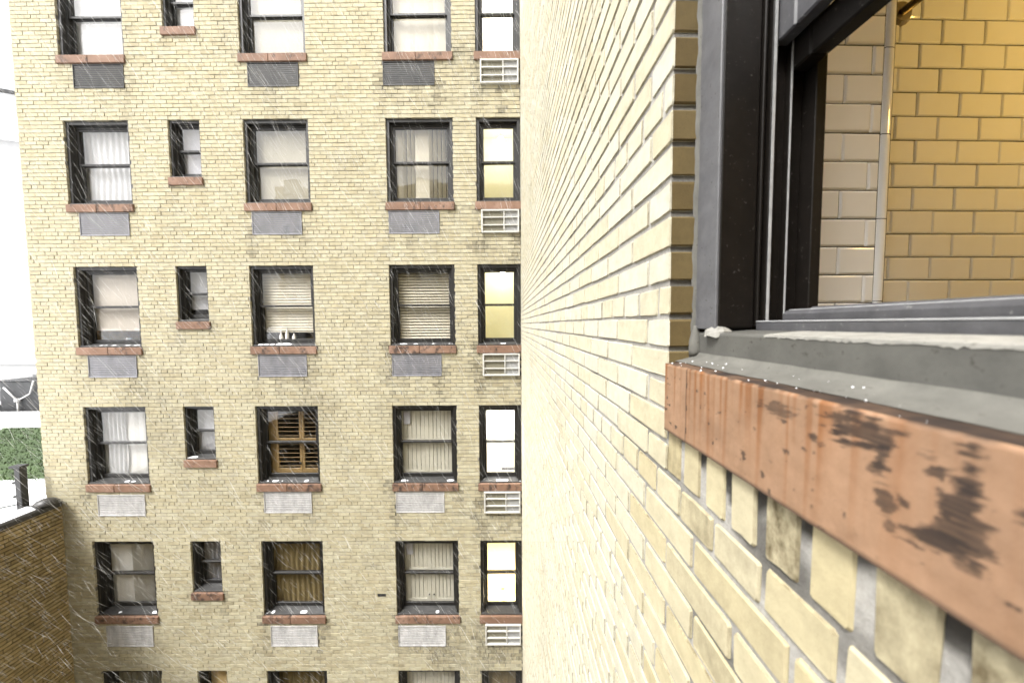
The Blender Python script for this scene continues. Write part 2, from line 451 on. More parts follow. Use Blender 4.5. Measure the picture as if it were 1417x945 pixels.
# ================================================================== FAR FACADE
FA = -.031
BLD = empty('apartment_building', (0, 6.1, 0), FA)
tag(BLD, 'yellow brick apartment block facing the court, with rows of dark sash windows', 'building')
XL = [-7.6974, -5.8579, -4.5375, -2.0326, -.4514]; XR = [-6.5476, -5.2932, -3.3858, -.86, .3193]
ZT, DZ, HB, HS = 3.6056, 2.5362, 1.4446, .9883
S0, S1 = -8.5, .333
CH = DZ/37
wins = []
for c in range(5):
    for r in range(0, 8):
        h = HS if c == 1 else HB
        zt = H+ZT-DZ*(r-2)
        wins.append((c, r, XL[c], XR[c], zt-h, zt))
VIS = [w for w in wins if 1 <= w[1] <= 6]
# openings used for bricks: window + sill block + vent sleeve
VOFF = {0: (.165, .885), 2: (.10, .885), 3: (.025, .895)}
VJIT = {(0,1):.08,(0,2):.02,(3,1):-.045,(3,4):.01,(2,5):.02,(2,1):.03}
def vent_rect(c, r, a, zb):
    o, w = VOFF[c]; o += VJIT.get((c, r), 0); top = zb-.137-(.06 if (c == 0 and r >= 4) or r == 5 else .012)
    return (a+o, a+o+w, top-.40, top)
AC = (.085, .665)
def ac_rect(a, zb): return (a+AC[0], a+AC[0]+AC[1], zb-.545, zb-.145)
ops_b = []; ops_m = []; sills = []; drips = []
for c, r, a, b, z0, z1 in wins:
    ops_b.append((a, b, z0, z1)); ops_m.append((a-.006, b+.006 if c < 4 else min(b+.006, S1-.001), z0-.006, z1+.006))
    if 1 <= r <= 6:
        sr = (a-.022, min(b+.022, S1), z0-.137, z0)
        sills.append((c, r)+sr); ops_b.append(sr); drips.append((sr[0], sr[1], sr[2], 1.1*(.5+.2*c)))
        if c in VOFF and r <= 5:
            v = vent_rect(c, r, a, z0); ops_b.append(v); drips.append((v[0], v[1], v[2], 1.3*(.5+.2*c)))
        if c == 4 and r <= 5:
            v = ac_rect(a, z0); ops_b.append(v); drips.append((v[0], v[1], v[2], 3.2))
def fgrime(s, z):
    s = np.asarray(s, float); z = np.asarray(z, float)
    g = np.clip((fbm(s*.9+3, z*.45, 5)-.60)*2.5, 0, .35)
    right = np.clip((s+2.8)/3, 0, 1); low = np.clip((H+2-z)/6, 0, 1)
    g += np.clip((fbm(s*2.4, z*6, 9)-.55)*3.4, 0, .7)*(.25+.75*right)
    for a, b, zb, k in drips:
        m = (s > a-.10) & (s < b+.10) & (z < zb+.18) & (z > zb-1.3)
        if not m.any(): continue
        ss, zz = s[m], z[m]
        col = np.clip((vnoise(ss*9+a*13, zz*.8+zb, 21)-.52)*3.2, 0, 1)
        edge = np.exp(-((ss-a)/.05)**2)+np.exp(-((ss-b)/.05)**2)
        fall = np.exp(-np.clip(zb-zz, 0, 9)/.42)
        rag = .35+.9*vnoise(ss*11, zz*14, 4)
        g[m] += k*(.75*col+.5*edge)*fall*rag*1.25
    return np.clip(g*(.75+.35*low), 0, .95)
joints = []
zz = H+ZT-DZ*(-1)+CH*6-CH*37*8
while zz < H+9: joints.append(zz); zz += CH
rngF = random.Random(3)
zlo, zhi = H-8.6, H+7.0
jv = [j for j in joints if zlo < j < zhi]
rectsF = layout(S0, S1, jv, .2125, .10625, .0075, .0115, 5, ops_b, 0.0, rngF)
hstd[0] = CH-.0115
ca, sa = math.cos(FA), math.sin(FA)
def tone_f(s, z): return np.clip(hsh(len(s), 4)*.75+fbm(s*.5, z*.5, 2)*.35-.05, 0, 1)
nb = build_wall_bricks(BLD, rectsF, lambda s, z: (s*ca, 6.1+s*sa, z), brick_simple, .11, M_FBRICK, tone_f, lambda s, z: fgrime(s, z)*.8, True, (.2025, .09625))
mortar_sheet(BLD, S0, S1, zlo, zhi, [o for o in ops_m if zlo < o[2] and o[3] < zhi], .008, M_FMORT, fgrime, .106, CH, .20)
# the rest of the block: plain outer walls above, below and behind, and the roof
sh = MB(); T_ = .30
for za, zb in ((0, zlo), (zhi, H+9.5)): sh.box(S0, S1+.6, .004, T_, za, zb)
sh.box(S0+.002, S0+.30, .13, 9, 0, H+9.45); sh.box(S0+.3, S1+.6, 8.7, 9, 0, H+9.45)
ob('outer_wall', sh.mesh('outer_wall', simple('plain_buff_wall', (.46, .38, .22), .9, .15, 6, .1)), BLD)
rf = MB(); rf.box(S0-.05, S1+.62, -.04, 9.05, H+9.5, H+9.8); ob('roof', rf.mesh('roof', M_MEMB), BLD)

vb = MB(); vb.box(0, .158, -.004, .02, 0, .05); vb.box(.012, .146, -.0065, .0, .010, .020); vb.box(.012, .146, -.0065, .0, .030, .040)
ob('vent_brick', vb.mesh('vent_brick', M_STEEL), BLD, (-2.385, 0, H-5.07))

# ---- windows
WM = {}
def window_meshes(c):
    if c in WM: return WM[c]
    w = XR[c]-XL[c]; h = HS if c == 1 else HB; sm = c == 1
    a, b2, st = (.04, .062, .03) if sm else (.055, .086, .042)
    fr = MB()
    for (k, y0, y1) in ((a, .032, .102), (b2, .10, .212)):
        fr.box(0, k, y0, y1, .0, h); fr.box(w-k, w, y0, y1, .0, h); fr.box(k, w-k, y0+.001, y1-.001, h-k, h)
    # rounded bead and parting strips
    for x in (a+.004, w-a-.004): fr.box(x-.006, x+.006, .092, .101, .05, h-a)
    frame = fr.mesh('window_frame', M_FRAME, bevel=.004)
    ss = MB(); ss.prism_x(.0015, w-.0015, [(.012, .0015), (.012, .026), (.155, .058), (.215, .075), (.215, .0015)])
    sub = ss.mesh('sub_sill', M_SUBSILL, bevel=.003)
    hm = h*.5+.012
    def sash(z0, z1, y0, y1, br, tr):
        m = MB(); x0, x1 = b2-.004, w-b2+.004
        m.box(x0, x0+st, y0, y1, z0, z1); m.box(x1-st, x1, y0, y1, z0, z1)
        m.box(x0+st, x1-st, y0+.001, y1-.001, z0, z0+br); m.box(x0+st, x1-st, y0+.001, y1-.001, z1-tr, z1)
        g = MB(); g.box(x0+st-.004, x1-st+.004, (y0+y1)/2-.002, (y0+y1)/2+.002, z0+br-.004, z1-tr+.004)
        return m.mesh('sash', M_FRAME, bevel=.003), g.mesh('pane', M_GLASS)
    up = sash(hm-.018, h-b2+.004, .116, .150, .038, st); lo = sash(.068, hm+.018, .156, .190, .062, .038)
    WM[c] = (frame, sub, up, lo); return WM[c]
def terr_block(x0, x1, y0, y1, z0, z1):
    return MB().box(x0, x1, y0, y1, z0, z1).mesh('sill', M_TSILL, bevel=.006)
SM = {}
def room_mesh(c, depth, m):
    k = (c, depth, m.name)
    if k not in SM:
        w = XR[c]-XL[c]; h = HS if c == 1 else HB; e = .12; x1 = w+(e if c < 4 else 0.3)
        b = MB(); x0, z0, z1, y0, y1 = -e, -.25, h+.15, .214, .214+depth
        b.add([(x0,y0,z0),(x1,y0,z0),(x1,y1,z0),(x0,y1,z0),(x0,y0,z1),(x1,y0,z1),(x1,y1,z1),(x0,y1,z1)],
              [(0,1,2,3),(4,7,6,5),(1,5,6,2),(2,6,7,3),(3,7,4,0)])
        # the wall round the opening, so that no light leaks past the frame
        a, c2, d, f = .01, w-.01, .01, h-.01
        b.add([(x0,y0,z0),(x1,y0,z0),(x1,y0,z1),(x0,y0,z1),(a,y0,d),(c2,y0,d),(c2,y0,f),(a,y0,f)], [(0,1,5,4),(1,2,6,5),(2,3,7,6),(3,0,4,7)])
        me = bpy.data.meshes.new('room'); me.from_pydata(b.v, [], b.f); me.materials.append(m); SM[k] = me
    return SM[k]
LIT = {(4,1): M_ROOMW, (4,2): M_ROOMY, (4,3): M_ROOMY, (4,4): M_ROOMW, (4,5): M_ROOMY}
for c, r, a, b, z0, z1 in VIS:
    fr, sub, up, lo = window_meshes(c)
    wo = ob('window', fr, BLD, (a, 0, z0))
    for nm, me in (('sub_sill', sub), ('sash', up[0]), ('pane', up[1]), ('sash', lo[0]), ('pane', lo[1])): ob(nm, me, wo)
    rm = LIT.get((c, r), M_ROOMB if (c, r) in ((0, 3), (2, 5), (2, 6), (4, 6)) else M_ROOM)
    ob('room', room_mesh(c, .75 if (c, r) in LIT else 1.3, rm), wo)
    w = b-a; x1 = w+.022 if c < 4 else S1-a-.002
    if c in (1, 4):
        ob('sill', terr_block(-.022, x1, -.028, .03, -.137, -.001), wo)
    else:
        k = w*random.uniform(.44, .52)
        ob('sill', terr_block(-.022, k-.003, -.028, .03, -.137, -.001), wo); ob('sill', terr_block(k+.004, x1, -.030, .03, -.136, -.002), wo)

# ---- vent grilles under the wide windows
VM = {}
def vent_meshes(w, mname, mat, n, proud):
    k = (round(w, 3), mname)
    if k not in VM:
        h = .40; t = .014
        fr = MB(); fr.box(0, t, -.012, .06, 0, h); fr.box(w-t, w, -.012, .06, 0, h); fr.box(t, w-t, -.011, .059, 0, t); fr.box(t, w-t, -.011, .059, h-t, h)
        bk = MB().box(t-.004, w-t+.004, .045, .055, t-.004, h-t+.004)
        p = (h-2*t)/n
        sl = MB(); sl.prism_x(t-.002, w-t+.002, [(-.004, .0), (.030, p*.55+.004), (.030, p*.55+.012), (-.004, p*.62)])
        VM[k] = (fr.mesh('vent_grille', mat, bevel=.002), bk.mesh('back_plate', M_BLACK if mname != 'w' else mat), sl.mesh('slat', mat), n, p, t)
    return VM[k]
for c, r, a, b, z0, z1 in VIS:
    if c in VOFF and r <= 5:
        v = vent_rect(c, r, a, z0)
        key, mat = ('d', M_VDARK) if r == 1 else ('s', M_VSILV) if r <= 3 else ('w', M_VWHITE)
        fr, bk, sl, n, p, t = vent_meshes(v[1]-v[0], key, mat, 11, 0)
        vo = ob('vent_grille', fr, BLD, (v[0], 0, v[2]))
        vo['label'] = {'d': 'dark grey louvred vent grille', 's': 'silver louvred vent grille', 'w': 'white frosted vent grille'}[key]
        ob('back_plate', bk, vo)
        for i in range(n): ob('slat', sl, vo, (0, 0, t+i*p))

# ---- air conditioners under the narrow windows
acl = {1: 'white air conditioner grille under the topmost brightly lit narrow window', 2: 'white air conditioner grille under the narrow window with the round lamp glow at its top',
       3: 'white air conditioner grille under the plain yellow lit narrow window', 4: 'white air conditioner grille under the narrow white window with a small sign',
       5: 'white air conditioner grille under the amber lit narrow window'}
acw, ach = AC[1], .40
fb = MB(); fw = .026
fb.box(0, fw, -.05, .08, 0, ach); fb.box(acw-fw, acw, -.05, .08, 0, ach); fb.box(fw, acw-fw, -.049, .079, 0, fw); fb.box(fw, acw-fw, -.049, .079, ach-fw, ach)
dx = acw*.60
fb.box(dx-.009, dx+.009, -.045, .02, fw, ach-fw)
AC_FR = fb.mesh('front_frame', M_ACW, bevel=.003)
bar = MB().box(fw-.002, acw-fw+.002, -.0445, .01, -.009, .009).mesh('grille_bar', M_ACW)
AC_L = MB().box(fw-.003, dx, -.015, .05, fw-.003, ach-fw+.003).mesh('coil_panel', M_ACB)
AC_R = MB().box(dx, acw-fw+.003, -.018, .05, fw-.003, ach-fw+.003).mesh('intake_panel', M_ACG)
def glob(o_s, o_y, z):                      # facade coordinates -> world
    return (o_s*ca-o_y*sa, 6.1+o_s*sa+o_y*ca, z)
for r in range(1, 6):
    q = ac_rect(XL[4], H+ZT-DZ*(r-2)-HB)
    e = empty('air_conditioner', glob(q[0], 0, q[2]), FA); tag(e, acl[r], 'air conditioner', 'air conditioners under the narrow windows')
    ob('front_frame', AC_FR, e); ob('coil_panel', AC_L, e); ob('intake_panel', AC_R, e)
    for i in (1, 2): ob('grille_bar', bar, e, (0, 0, ach*i/3))

# ---- what hangs or stands behind the glass
def at_win(name, c, r, label, cat, group=None, y=0.0):
    z1 = H+ZT-DZ*(r-2); z0 = z1-(HS if c == 1 else HB)
    e = empty(name, glob(XL[c], y, z0), FA); tag(e, label, cat, group); return e
def wh(c): return XR[c]-XL[c], (HS if c == 1 else HB)
def roller(c, r, mat, low, label):          # low: fraction of the window height left open at the bottom
    w, h = wh(c); e = at_win('roller_blind', c, r, label, 'blind', 'roller blinds behind the windows')
    zb = h*low+.03; nx, nz = 10, 4; v = []; f = []
    for k in range(nz+1):
        for i in range(nx+1):
            x = .06+(w-.12)*i/nx; z = zb+(h-.05-zb)*k/nz
            v.append((x, .220+.003*math.sin(i*1.7+r)+.003*math.sin(k*2.1+c), z))
    for k in range(nz):
        for i in range(nx): q = k*(nx+1)+i; f.append((q, q+1, q+nx+2, q+nx+1))
    m = MB(); m.add(v, f); n = len(v); m.add([(x, y+.003, z) for x, y, z in v], [t[::-1] for t in f])
    me = bpy.data.meshes.new('shade_cloth'); me.from_pydata(m.v, [], m.f); me.materials.append(mat); me.polygons.foreach_set('use_smooth', [True]*len(me.polygons))
    ob('shade_cloth', me, e)
    ob('hem_bar', MB().box(.06, w-.06, .212, .232, zb-.022, zb+.002).mesh('hem_bar', mat), e)
    ob('roller_tube', MB().tube((.05, .245, h-.035), (w-.05, .245, h-.035), .022).mesh('roller_tube', mat), e)
    return e
def curtain(c, r, mat, label, x0=0, x1=1, amp=.018, per=.11, sway=0):
    w, h = wh(c); e = at_win('curtain', c, r, label, 'curtain', 'curtains behind the windows')
    nx = int((x1-x0)*w/per*8); nz = 10; m = MB(); v = []; f = []
    for k in range(nz+1):
        for i in range(nx+1):
            t = i/nx; z = .04+(h-.07)*k/nz
            x = .05+(w-.10)*(x0+(x1-x0)*t)+sway*math.sin(k*.9+t*5)*(1-k/nz)
            y = .238+amp*.7*math.sin(t*(x1-x0)*w/per*6.283+.5*math.sin(k*.7+r))+.006*math.sin(k*1.1+t*9)
            v.append((x, y, z))
    for k in range(nz):
        for i in range(nx): q = k*(nx+1)+i; f.append((q, q+1, q+nx+2, q+nx+1))
    m.add(v, f); m.add([(x, y+.003, z) for x, y, z in v], [t[::-1] for t in f])
    me = bpy.data.meshes.new('cloth'); me.from_pydata(m.v, [], m.f); me.materials.append(mat); me.polygons.foreach_set('use_smooth', [True]*len(me.polygons))
    ob('cloth', me, e); ob('curtain_rail', MB().tube((.03, .27, h-.025), (w-.03, .27, h-.025), .01).mesh('curtain_rail', M_ACW), e)
    return e
def vertical_blind(c, r, mat, label, ang, x0=0., x1=1., per=.085):
    w, h = wh(c); e = at_win('vertical_blind', c, r, label, 'blind', 'vertical blinds behind the windows')
    n = int((w-.1)*(x1-x0)/per); sl = MB().box(-.043, .043, -.0012, .0012, .05, h-.06).mesh('slat', mat)
    for i in range(n):
        x = .05+(w-.1)*x0+per*(i+.5)
        ob('slat', sl, e, (x, .245, 0), (0, 0, R_(ang(i/n)+random.uniform(-4, 4))))
    ob('head_rail', MB().box(.04, w-.04, .225, .265, h-.06, h-.02).mesh('head_rail', mat), e)
def venetian(c, r, mat, label, tilt, low=0.):
    w, h = wh(c); e = at_win('venetian_blind', c, r, label, 'blind', 'venetian blinds behind the windows')
    per = .052; n = int((h*(1-low)-.16)/per); sl = MB().box(.06, w-.06, -.026, .026, -.0012, .0012).mesh('slat', mat)
    for i in range(n):
        o = ob('slat', sl, e, (0, .235, h-.10-per*i), (R_(tilt+random.uniform(-3, 3)), R_(random.uniform(-.15, .15)), 0))
    ob('head_rail', MB().box(.06, w-.06, .215, .255, h-.085, h-.04).mesh('head_rail', mat), e)
    ob('bottom_rail', MB().box(.06, w-.06, .222, .248, h-.10-per*n, h-.085-per*n).mesh('bottom_rail', mat), e)
    for x in (.25, w-.25): ob('ladder_cord', MB().box(x-.002, x+.002, .2085, .2095, h-.10-per*n, h-.08).mesh('ladder_cord', mat), e)
def panel_shutter(c, r, mat, label, knobs):
    w, h = wh(c); e = at_win('panel_shutter', c, r, label, 'shutter', 'cream panelled shutters behind the windows')
    mid = w*.52
    for x0, x1 in ((.05, mid-.002), (mid+.002, w-.05)):
        t = .075; fr = MB(); y0, y1 = .22, .245
        fr.box(x0, x0+t, y0, y1, .03, h-.03); fr.box(x1-t, x1, y0, y1, .03, h-.03)
        for za, zb in ((.03, .16), (h*.46, h*.46+.10), (h-.13, h-.03)): fr.box(x0+t, x1-t, y0+.0005, y1-.0005, za, zb)
        ob('shutter_leaf', fr.mesh('shutter_leaf', mat, bevel=.003), e)
        n = 5; pw = (x1-x0-2*t)/n
        for za, zb in ((.16, h*.46), (h*.46+.10, h-.13)):
            for i in range(n): ob('board', MB().box(x0+t+pw*i+.003, x0+t+pw*(i+1)-.003, y0+.009, y0+.02, za-.002, zb+.002).mesh('board', mat, bevel=.003), e)
    if knobs:
        for x in (mid-.045, mid+.045): ob('knob', MB().lathe((x, .212, .24), [(.004, -.014), (.014, -.008), (.014, .008), (.004, .014)], 8).mesh('knob', M_STEEL), e)
    return e
def louvre_shutter(c, r, mat, label):
    w, h = wh(c); e = at_win('louvred_shutter', c, r, label, 'shutter')
    mid = w*.60; y0, y1 = .225, .255
    for x0, x1 in ((.06, .20), (.20, mid), (mid+.004, w-.05)):
        if x1-x0 < .16:
            ob('side_panel', MB().box(x0, x1-.005, y0+.004, y1, .03, h-.03).mesh('side_panel', mat, bevel=.003), e); continue
        t = .045; fr = MB()
        fr.box(x0, x0+t, y0, y1, .03, h-.03); fr.box(x1-t, x1, y0, y1, .03, h-.03)
        for za, zb in ((.03, .20), (h*.5-.03, h*.5+.06), (h-.09, h-.03)): fr.box(x0+t, x1-t, y0+.0005, y1-.0005, za, zb)
        ob('shutter_leaf', fr.mesh('shutter_leaf', mat, bevel=.003), e)
        sl = MB().box(x0+t-.004, x1-t+.004, -.030, .030, -.004, .004).mesh('louvre', mat)
        for za, zb in ((.20, h*.5-.03), (h*.5+.06, h-.09)):
            n = int((zb-za)/.072)
            for i in range(n): ob('louvre', sl, e, (0, .243, za+(i+.5)*(zb-za)/n), (R_(-18), 0, 0))
    ob('catch', MB().lathe((mid-.03, .215, .30), [(.004, -.02), (.02, -.012), (.02, .012), (.004, .02)], 8).mesh('catch', M_STEEL), e)

roller(0, 1, M_WHITE, 0, 'plain white roller blind, fully down, in the topmost window of the outermost wide column')
curtain(0, 2, M_WHITE, 'white pleated curtain below the diagonal reflection of a roof edge', .0, 1, .015, .12)
roller(0, 3, M_BEIGE, .20, 'pinkish beige roller blind stopping short above a room in yellow light')
curtain(0, 4, M_WHITE, 'white curtain gathered and swept sideways in its window', 0, .45, .03, .09, .03)
vertical_blind(0, 4, M_SLATW, 'white vertical blind beside the swept white curtain', lambda t: 12, .42, 1.)
vertical_blind(0, 5, M_SLATW, 'white vertical blind beside the dark court wall, partly turned open', lambda t: 26 if t < .4 or t > .8 else 62)
curtain(0, 6, M_GREYC, 'olive grey curtain in the lowest window nearest the dark court wall')
roller(1, 1, M_WHITE, 0, 'bright white roller blind in the topmost of the small bathroom windows')
roller(1, 2, M_LILAC, 0, 'pale lilac grey roller blind in the second small window from the top')
roller(1, 3, M_GREYB, .22, 'grey roller blind raised off the sill in a small window')
roller(1, 4, M_GREYB, 0, 'grey roller blind, fully down, in a small window with a pale diagonal glint')
curtain(1, 5, M_DARKC, 'charcoal net curtain in the darkest small window')
roller(1, 6, M_AMBERS, 0, 'amber roller blind in the lowest small window')
roller(2, 1, M_CREAM, 0, 'plain cream roller blind in a wide window above a dark grey grille')
roller(2, 2, M_CREAM, .0, 'cream roller blind below the window with the dark grille, above a silver grille')
venetian(2, 3, M_SLATC, 'cream venetian blind behind three bottles on the inner sill', 68, .12)
louvre_shutter(2, 4, M_WOOD, 'honey coloured wooden louvred shutters with dark gaps between louvres')
curtain(2, 5, M_BROWNC, 'brown curtain with soft folds behind snow streaks, above a white frosted grille')
curtain(2, 6, M_BROWNC, 'brown curtain in the cropped lowest window, under the other brown curtain', per=.13)
vertical_blind(3, 1, M_SLATC, 'closed cream vertical blind in the top window beside the lit column', lambda t: 10)
vertical_blind(3, 2, M_SLATC, 'cream vertical blind turned open with dark gaps between its slats', lambda t: 20 if t < .12 else 58 if t < .38 or t > .6 else 8, per=.08)
venetian(3, 3, M_SLATC, 'cream venetian blind with thin dark gaps, second window beside the plain yellow lit one', 50)
panel_shutter(3, 4, M_PANEL, 'cream panelled shutters without knobs beside the white window with a sign', False)
panel_shutter(3, 5, M_PANEL, 'cream panelled shutters with two dark knobs beside the amber lit window', True)
panel_shutter(3, 6, M_PANEL, 'cream panelled shutters in the cropped lowest window', False)
roller(4, 6, M_BROWNC, 0, 'dull brown roller blind in the unlit narrow window at the bottom')
for r, lb in ((4, 'small pale box standing high behind the glass, in front of shutters without knobs'), (5, 'small pale box standing high behind the glass, in front of shutters with knobs')):
    e = at_win('wall_box', 3, r, lb, 'box')
    ob('case', MB().box(.14, .27, .198, .217, HB-.40, HB-.16).mesh('case', M_LILAC, bevel=.006), e)
    ob('lid', MB().box(.137, .273, .196, .218, HB-.165, HB-.14).mesh('lid', M_WHITE, bevel=.004), e)
M_BOTTLE = simple('pale_bottle_plastic', (.75, .73, .68), .3, .1, 9, 0)
for x, hh, lb in ((.40, .20, 'squat clear bottle, the one farthest from the window pull, on the inner sill'), (.51, .27, 'tallest bottle with a long neck, standing between two others'),
                  (.64, .18, 'small white bottle with a dark cap on the inner sill')):
    e = at_win('bottle', 2, 3, lb, 'bottle', 'bottles on the inner window sill')
    ob('bottle_body', MB().lathe((x, .198, .07), [(.030, 0), (.032, .01), (.032, hh*.55), (.012, hh*.75), (.011, hh*.9)], 10).mesh('bottle_body', M_BOTTLE, True), e)
    ob('cap', MB().lathe((x, .198, .07+hh*.9), [(.014, 0), (.014, .025), (.008, .03)], 8).mesh('cap', M_STEEL if x > .6 else M_WHITE), e)
e = at_win('cup', 0, 3, 'small white cup on the inner sill under the beige roller blind', 'cup')
ob('cup_body', MB().lathe((.66, .23, .08), [(.025, 0), (.034, .07), (.035, .08)], 10).mesh('cup_body', M_WHITE, True), e)
ob('handle', MB().tube((.70, .23, .10), (.70, .23, .14), .006, 6).mesh('handle', M_WHITE), e)
e = at_win('cloth_bundle', 0, 3, 'crumpled white cloth lying on the inner sill below the beige blind', 'cloth')
v = MB(); n = 14
v.prism_x(.55, 1.06, [(.205, .07), (.205, .10), (.23, .125), (.26, .10), (.26, .07)])
ob('fold', v.mesh('fold', M_WHITE, bevel=.01), e)
# lamps of the lit rooms
def lamp(c, r, x, y, z, rad, s, col, label, name='ceiling_lamp'):
    e = at_win(name, c, r, label, 'lamp', 'lamps in the lit narrow windows')
    ob('globe', MB().lathe((x, y, z), [(rad*math.sin(t), -rad*math.cos(t)) for t in np.linspace(.15, math.pi-.15, 9)], 14).mesh('globe', emit_mat('lamp_glow', col, s), True), e)
    ob('lamp_base', MB().lathe((x, y, z+rad*.95), [(rad*.5, 0), (rad*.6, .03), (rad*.6, .05)], 12).mesh('lamp_base', M_ACW), e)
WARM = (1, .80, .50); NEU = (1, .95, .85)
lamp(4, 1, .40, .60, HB+.06, .07, 260, NEU, 'round ceiling lamp out of sight above the topmost white lit window')
lamp(4, 2, .42, .50, HB-.13, .055, 36, NEU, 'round glowing ceiling lamp near the top of a yellow lit window')
lamp(4, 3, .44, .50, HB-.045, .05, 60, NEU, 'ceiling lamp half hidden by the window head of the plain yellow lit window')
lamp(4, 4, .40, .60, HB+.06, .07, 260, (1, .98, .95), 'round ceiling lamp above the white window with the small sign')
lamp(4, 5, .40, .50, .0, .07, 150, WARM, 'low lamp behind the sill of the amber lit window', 'table_lamp')
# lit shades: blinds across two of the lit windows
e = at_win('window_sign', 4, 4, 'small pale sign with dark blue lettering standing at the foot of the white lit window', 'sign')
ob('card', MB().box(.40, .66, .198, .202, .155, .22).mesh('card', M_WHITE), e)
mk = MB()
x = .41
for i in range(9):
    wd = random.choice((.012, .016, .02))
    if i != 4:
        zt = .185 if i in (0, 1, 3, 5, 8) else .178
        mk.box(x, x+wd*.35, .1955, .1978, .170, zt+.02); mk.box(x+wd*.4, x+wd, .1955, .1978, .170+.01*(i % 2), .178+.012*((i+1) % 3))
    x += wd+.010
ob('lettering', mk.mesh('lettering', simple('ink', (.02, .018, .05), .6, .1, 5, 0)), e)

# ---- snow lying on the sills of the facade
def snow_ridge(root, x0, x1, y0, y1, z, hmax, seed, gap=.35, name='snow', zf=None):
    nx = max(6, int((x1-x0)/.012)); ny = 5; v = []; f = []
    hs_ = np.clip((fbm(np.linspace(0, (x1-x0)*9, nx+1)+seed*3.3, np.zeros(nx+1), seed)-gap)*2.4, 0, 1)*hmax
    for k in range(ny+1):
        t = k/ny; s = math.sin(math.pi*t)
        for i in range(nx+1):
            x = x0+(x1-x0)*i/nx; y = y0+(y1-y0)*t
            base = z if zf is None else zf(y)
            v.append((x, y, base-.002+(hs_[i]*s+.0005 if hs_[i] > 0 else -.004)))
    for k in range(ny):
        for i in range(nx): q = k*(nx+1)+i; f.append((q, q+1, q+nx+2, q+nx+1))
    me = bpy.data.meshes.new(name); me.from_pydata(v, [], f); me.materials.append(M_SNOW); me.polygons.foreach_set('use_smooth', [True]*len(f))
    return ob(name, me, root)
zsub = lambda y: .026+(y-.012)*.032/.143
for i, (c, r, hm) in enumerate(((2, 3, .035), (3, 3, .012), (4, 3, .016), (0, 3, .012), (3, 2, .016), (0, 4, .012), (2, 4, .016), (3, 4, .012), (4, 4, .012), (3, 5, .012), (1, 3, .016), (1, 4, .012), (2, 2, .01), (0, 5, .01), (2, 5, .012))):
    z0 = H+ZT-DZ*(r-2)-(HS if c == 1 else HB); w, h = wh(c)
    o = snow_ridge(None, .005, w-.005, .014, .085, 0, hm*(1 if (c, r) == (2, 3) else .55), i+5, .42 if (c, r) == (2, 3) else .56, 'snow_drift', zsub)
    o.location = glob(XL[c], 0, z0); o.rotation_euler = (0, 0, FA); tag(o, kind='stuff')

# ================================================================== NEAR WING (the wall the camera looks along)
D = .3276
WING = empty('building_wing', (D, 0, 0), R_(-90))
tag(WING, 'cream brick wing of the block close at hand, with an open bathroom window', 'building')
# local x = -Y, local y = X-D (inwards), z up
OX0, OX1, OZ0, OZ1 = -.664, .36, H-.303, H+1.80  # head raised out of view so that sun reaches the bathroom pier
JN = [H-.303-.066*k for k in range(130, 0, -1)]+[H+z for z in (-.303, -.24, -.177, -.1139, -.0508)]+[H+.0122+.0672*k for k in range(0, 110)]
idx0 = JN.index(H+.0122)
def wgrime(s, z):
    s = np.asarray(s, float); z = np.asarray(z, float)
    g = np.clip((fbm(s*1.5+9, z*1.1, 31)-.60)*2.0, 0, .25)
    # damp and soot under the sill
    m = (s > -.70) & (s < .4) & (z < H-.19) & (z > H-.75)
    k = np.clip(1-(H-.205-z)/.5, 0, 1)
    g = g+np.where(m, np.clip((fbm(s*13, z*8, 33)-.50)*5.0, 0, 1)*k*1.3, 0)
    return np.clip(g, 0, .9)
def wgrime_m(s, z):
    s = np.asarray(s, float); z = np.asarray(z, float)
    g = wgrime(s, z)*.28
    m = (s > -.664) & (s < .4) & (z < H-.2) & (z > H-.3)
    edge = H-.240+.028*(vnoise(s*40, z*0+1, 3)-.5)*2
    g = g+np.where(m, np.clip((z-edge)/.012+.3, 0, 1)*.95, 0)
    g += np.clip((fbm(s*5, z*16, 41)-.60)*4, 0, .5)
    # the jamb's deep joints
    return np.clip(g, 0, .97)
def wtone(s, z):                               # the tone turns yellower under the sill
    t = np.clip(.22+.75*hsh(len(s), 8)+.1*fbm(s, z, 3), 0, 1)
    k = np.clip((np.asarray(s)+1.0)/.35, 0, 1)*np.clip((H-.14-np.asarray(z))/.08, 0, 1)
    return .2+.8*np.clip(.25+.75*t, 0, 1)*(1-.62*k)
rngW = random.Random(11)
zloW, zhiW = H-8.2, H+6.6
jw = [j for j in JN if zloW < j < zhiW]
hdr = jw.index(H+.0122)
opsW = [(OX0, OX1, OZ0, OZ1)]
FX0, FX1 = -6.11, 1.3
rectsW = layout(FX0, FX1, jw, .2002, .1001, .0105, .0115, hdr, opsW, OX0+.0052, rngW)
# rowlock course under the sill: bricks on edge
x = OX0+.006
rowl = []
while x < OX1-.05:
    wd = .0455+random.uniform(-.002, .003); rowl.append((x, x+wd, H-.2955+random.uniform(-.002, .002), H-.2110)); x += wd+.0162+random.uniform(-.002, .003)
rectsW += rowl
hstd[0] = .0672-.0115
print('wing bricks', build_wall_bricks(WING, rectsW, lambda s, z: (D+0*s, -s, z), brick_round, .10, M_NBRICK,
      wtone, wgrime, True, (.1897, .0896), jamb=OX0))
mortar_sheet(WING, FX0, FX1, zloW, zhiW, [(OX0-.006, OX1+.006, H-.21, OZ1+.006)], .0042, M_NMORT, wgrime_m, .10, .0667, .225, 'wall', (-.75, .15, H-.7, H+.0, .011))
sh = MB()
for za, zb in ((0, zloW), (zhiW, H+9.2)): sh.box(-6.12, 8.0, .004, .3, za, zb)
sh.box(FX1, 8.0, .004, .3, zloW, zhiW)
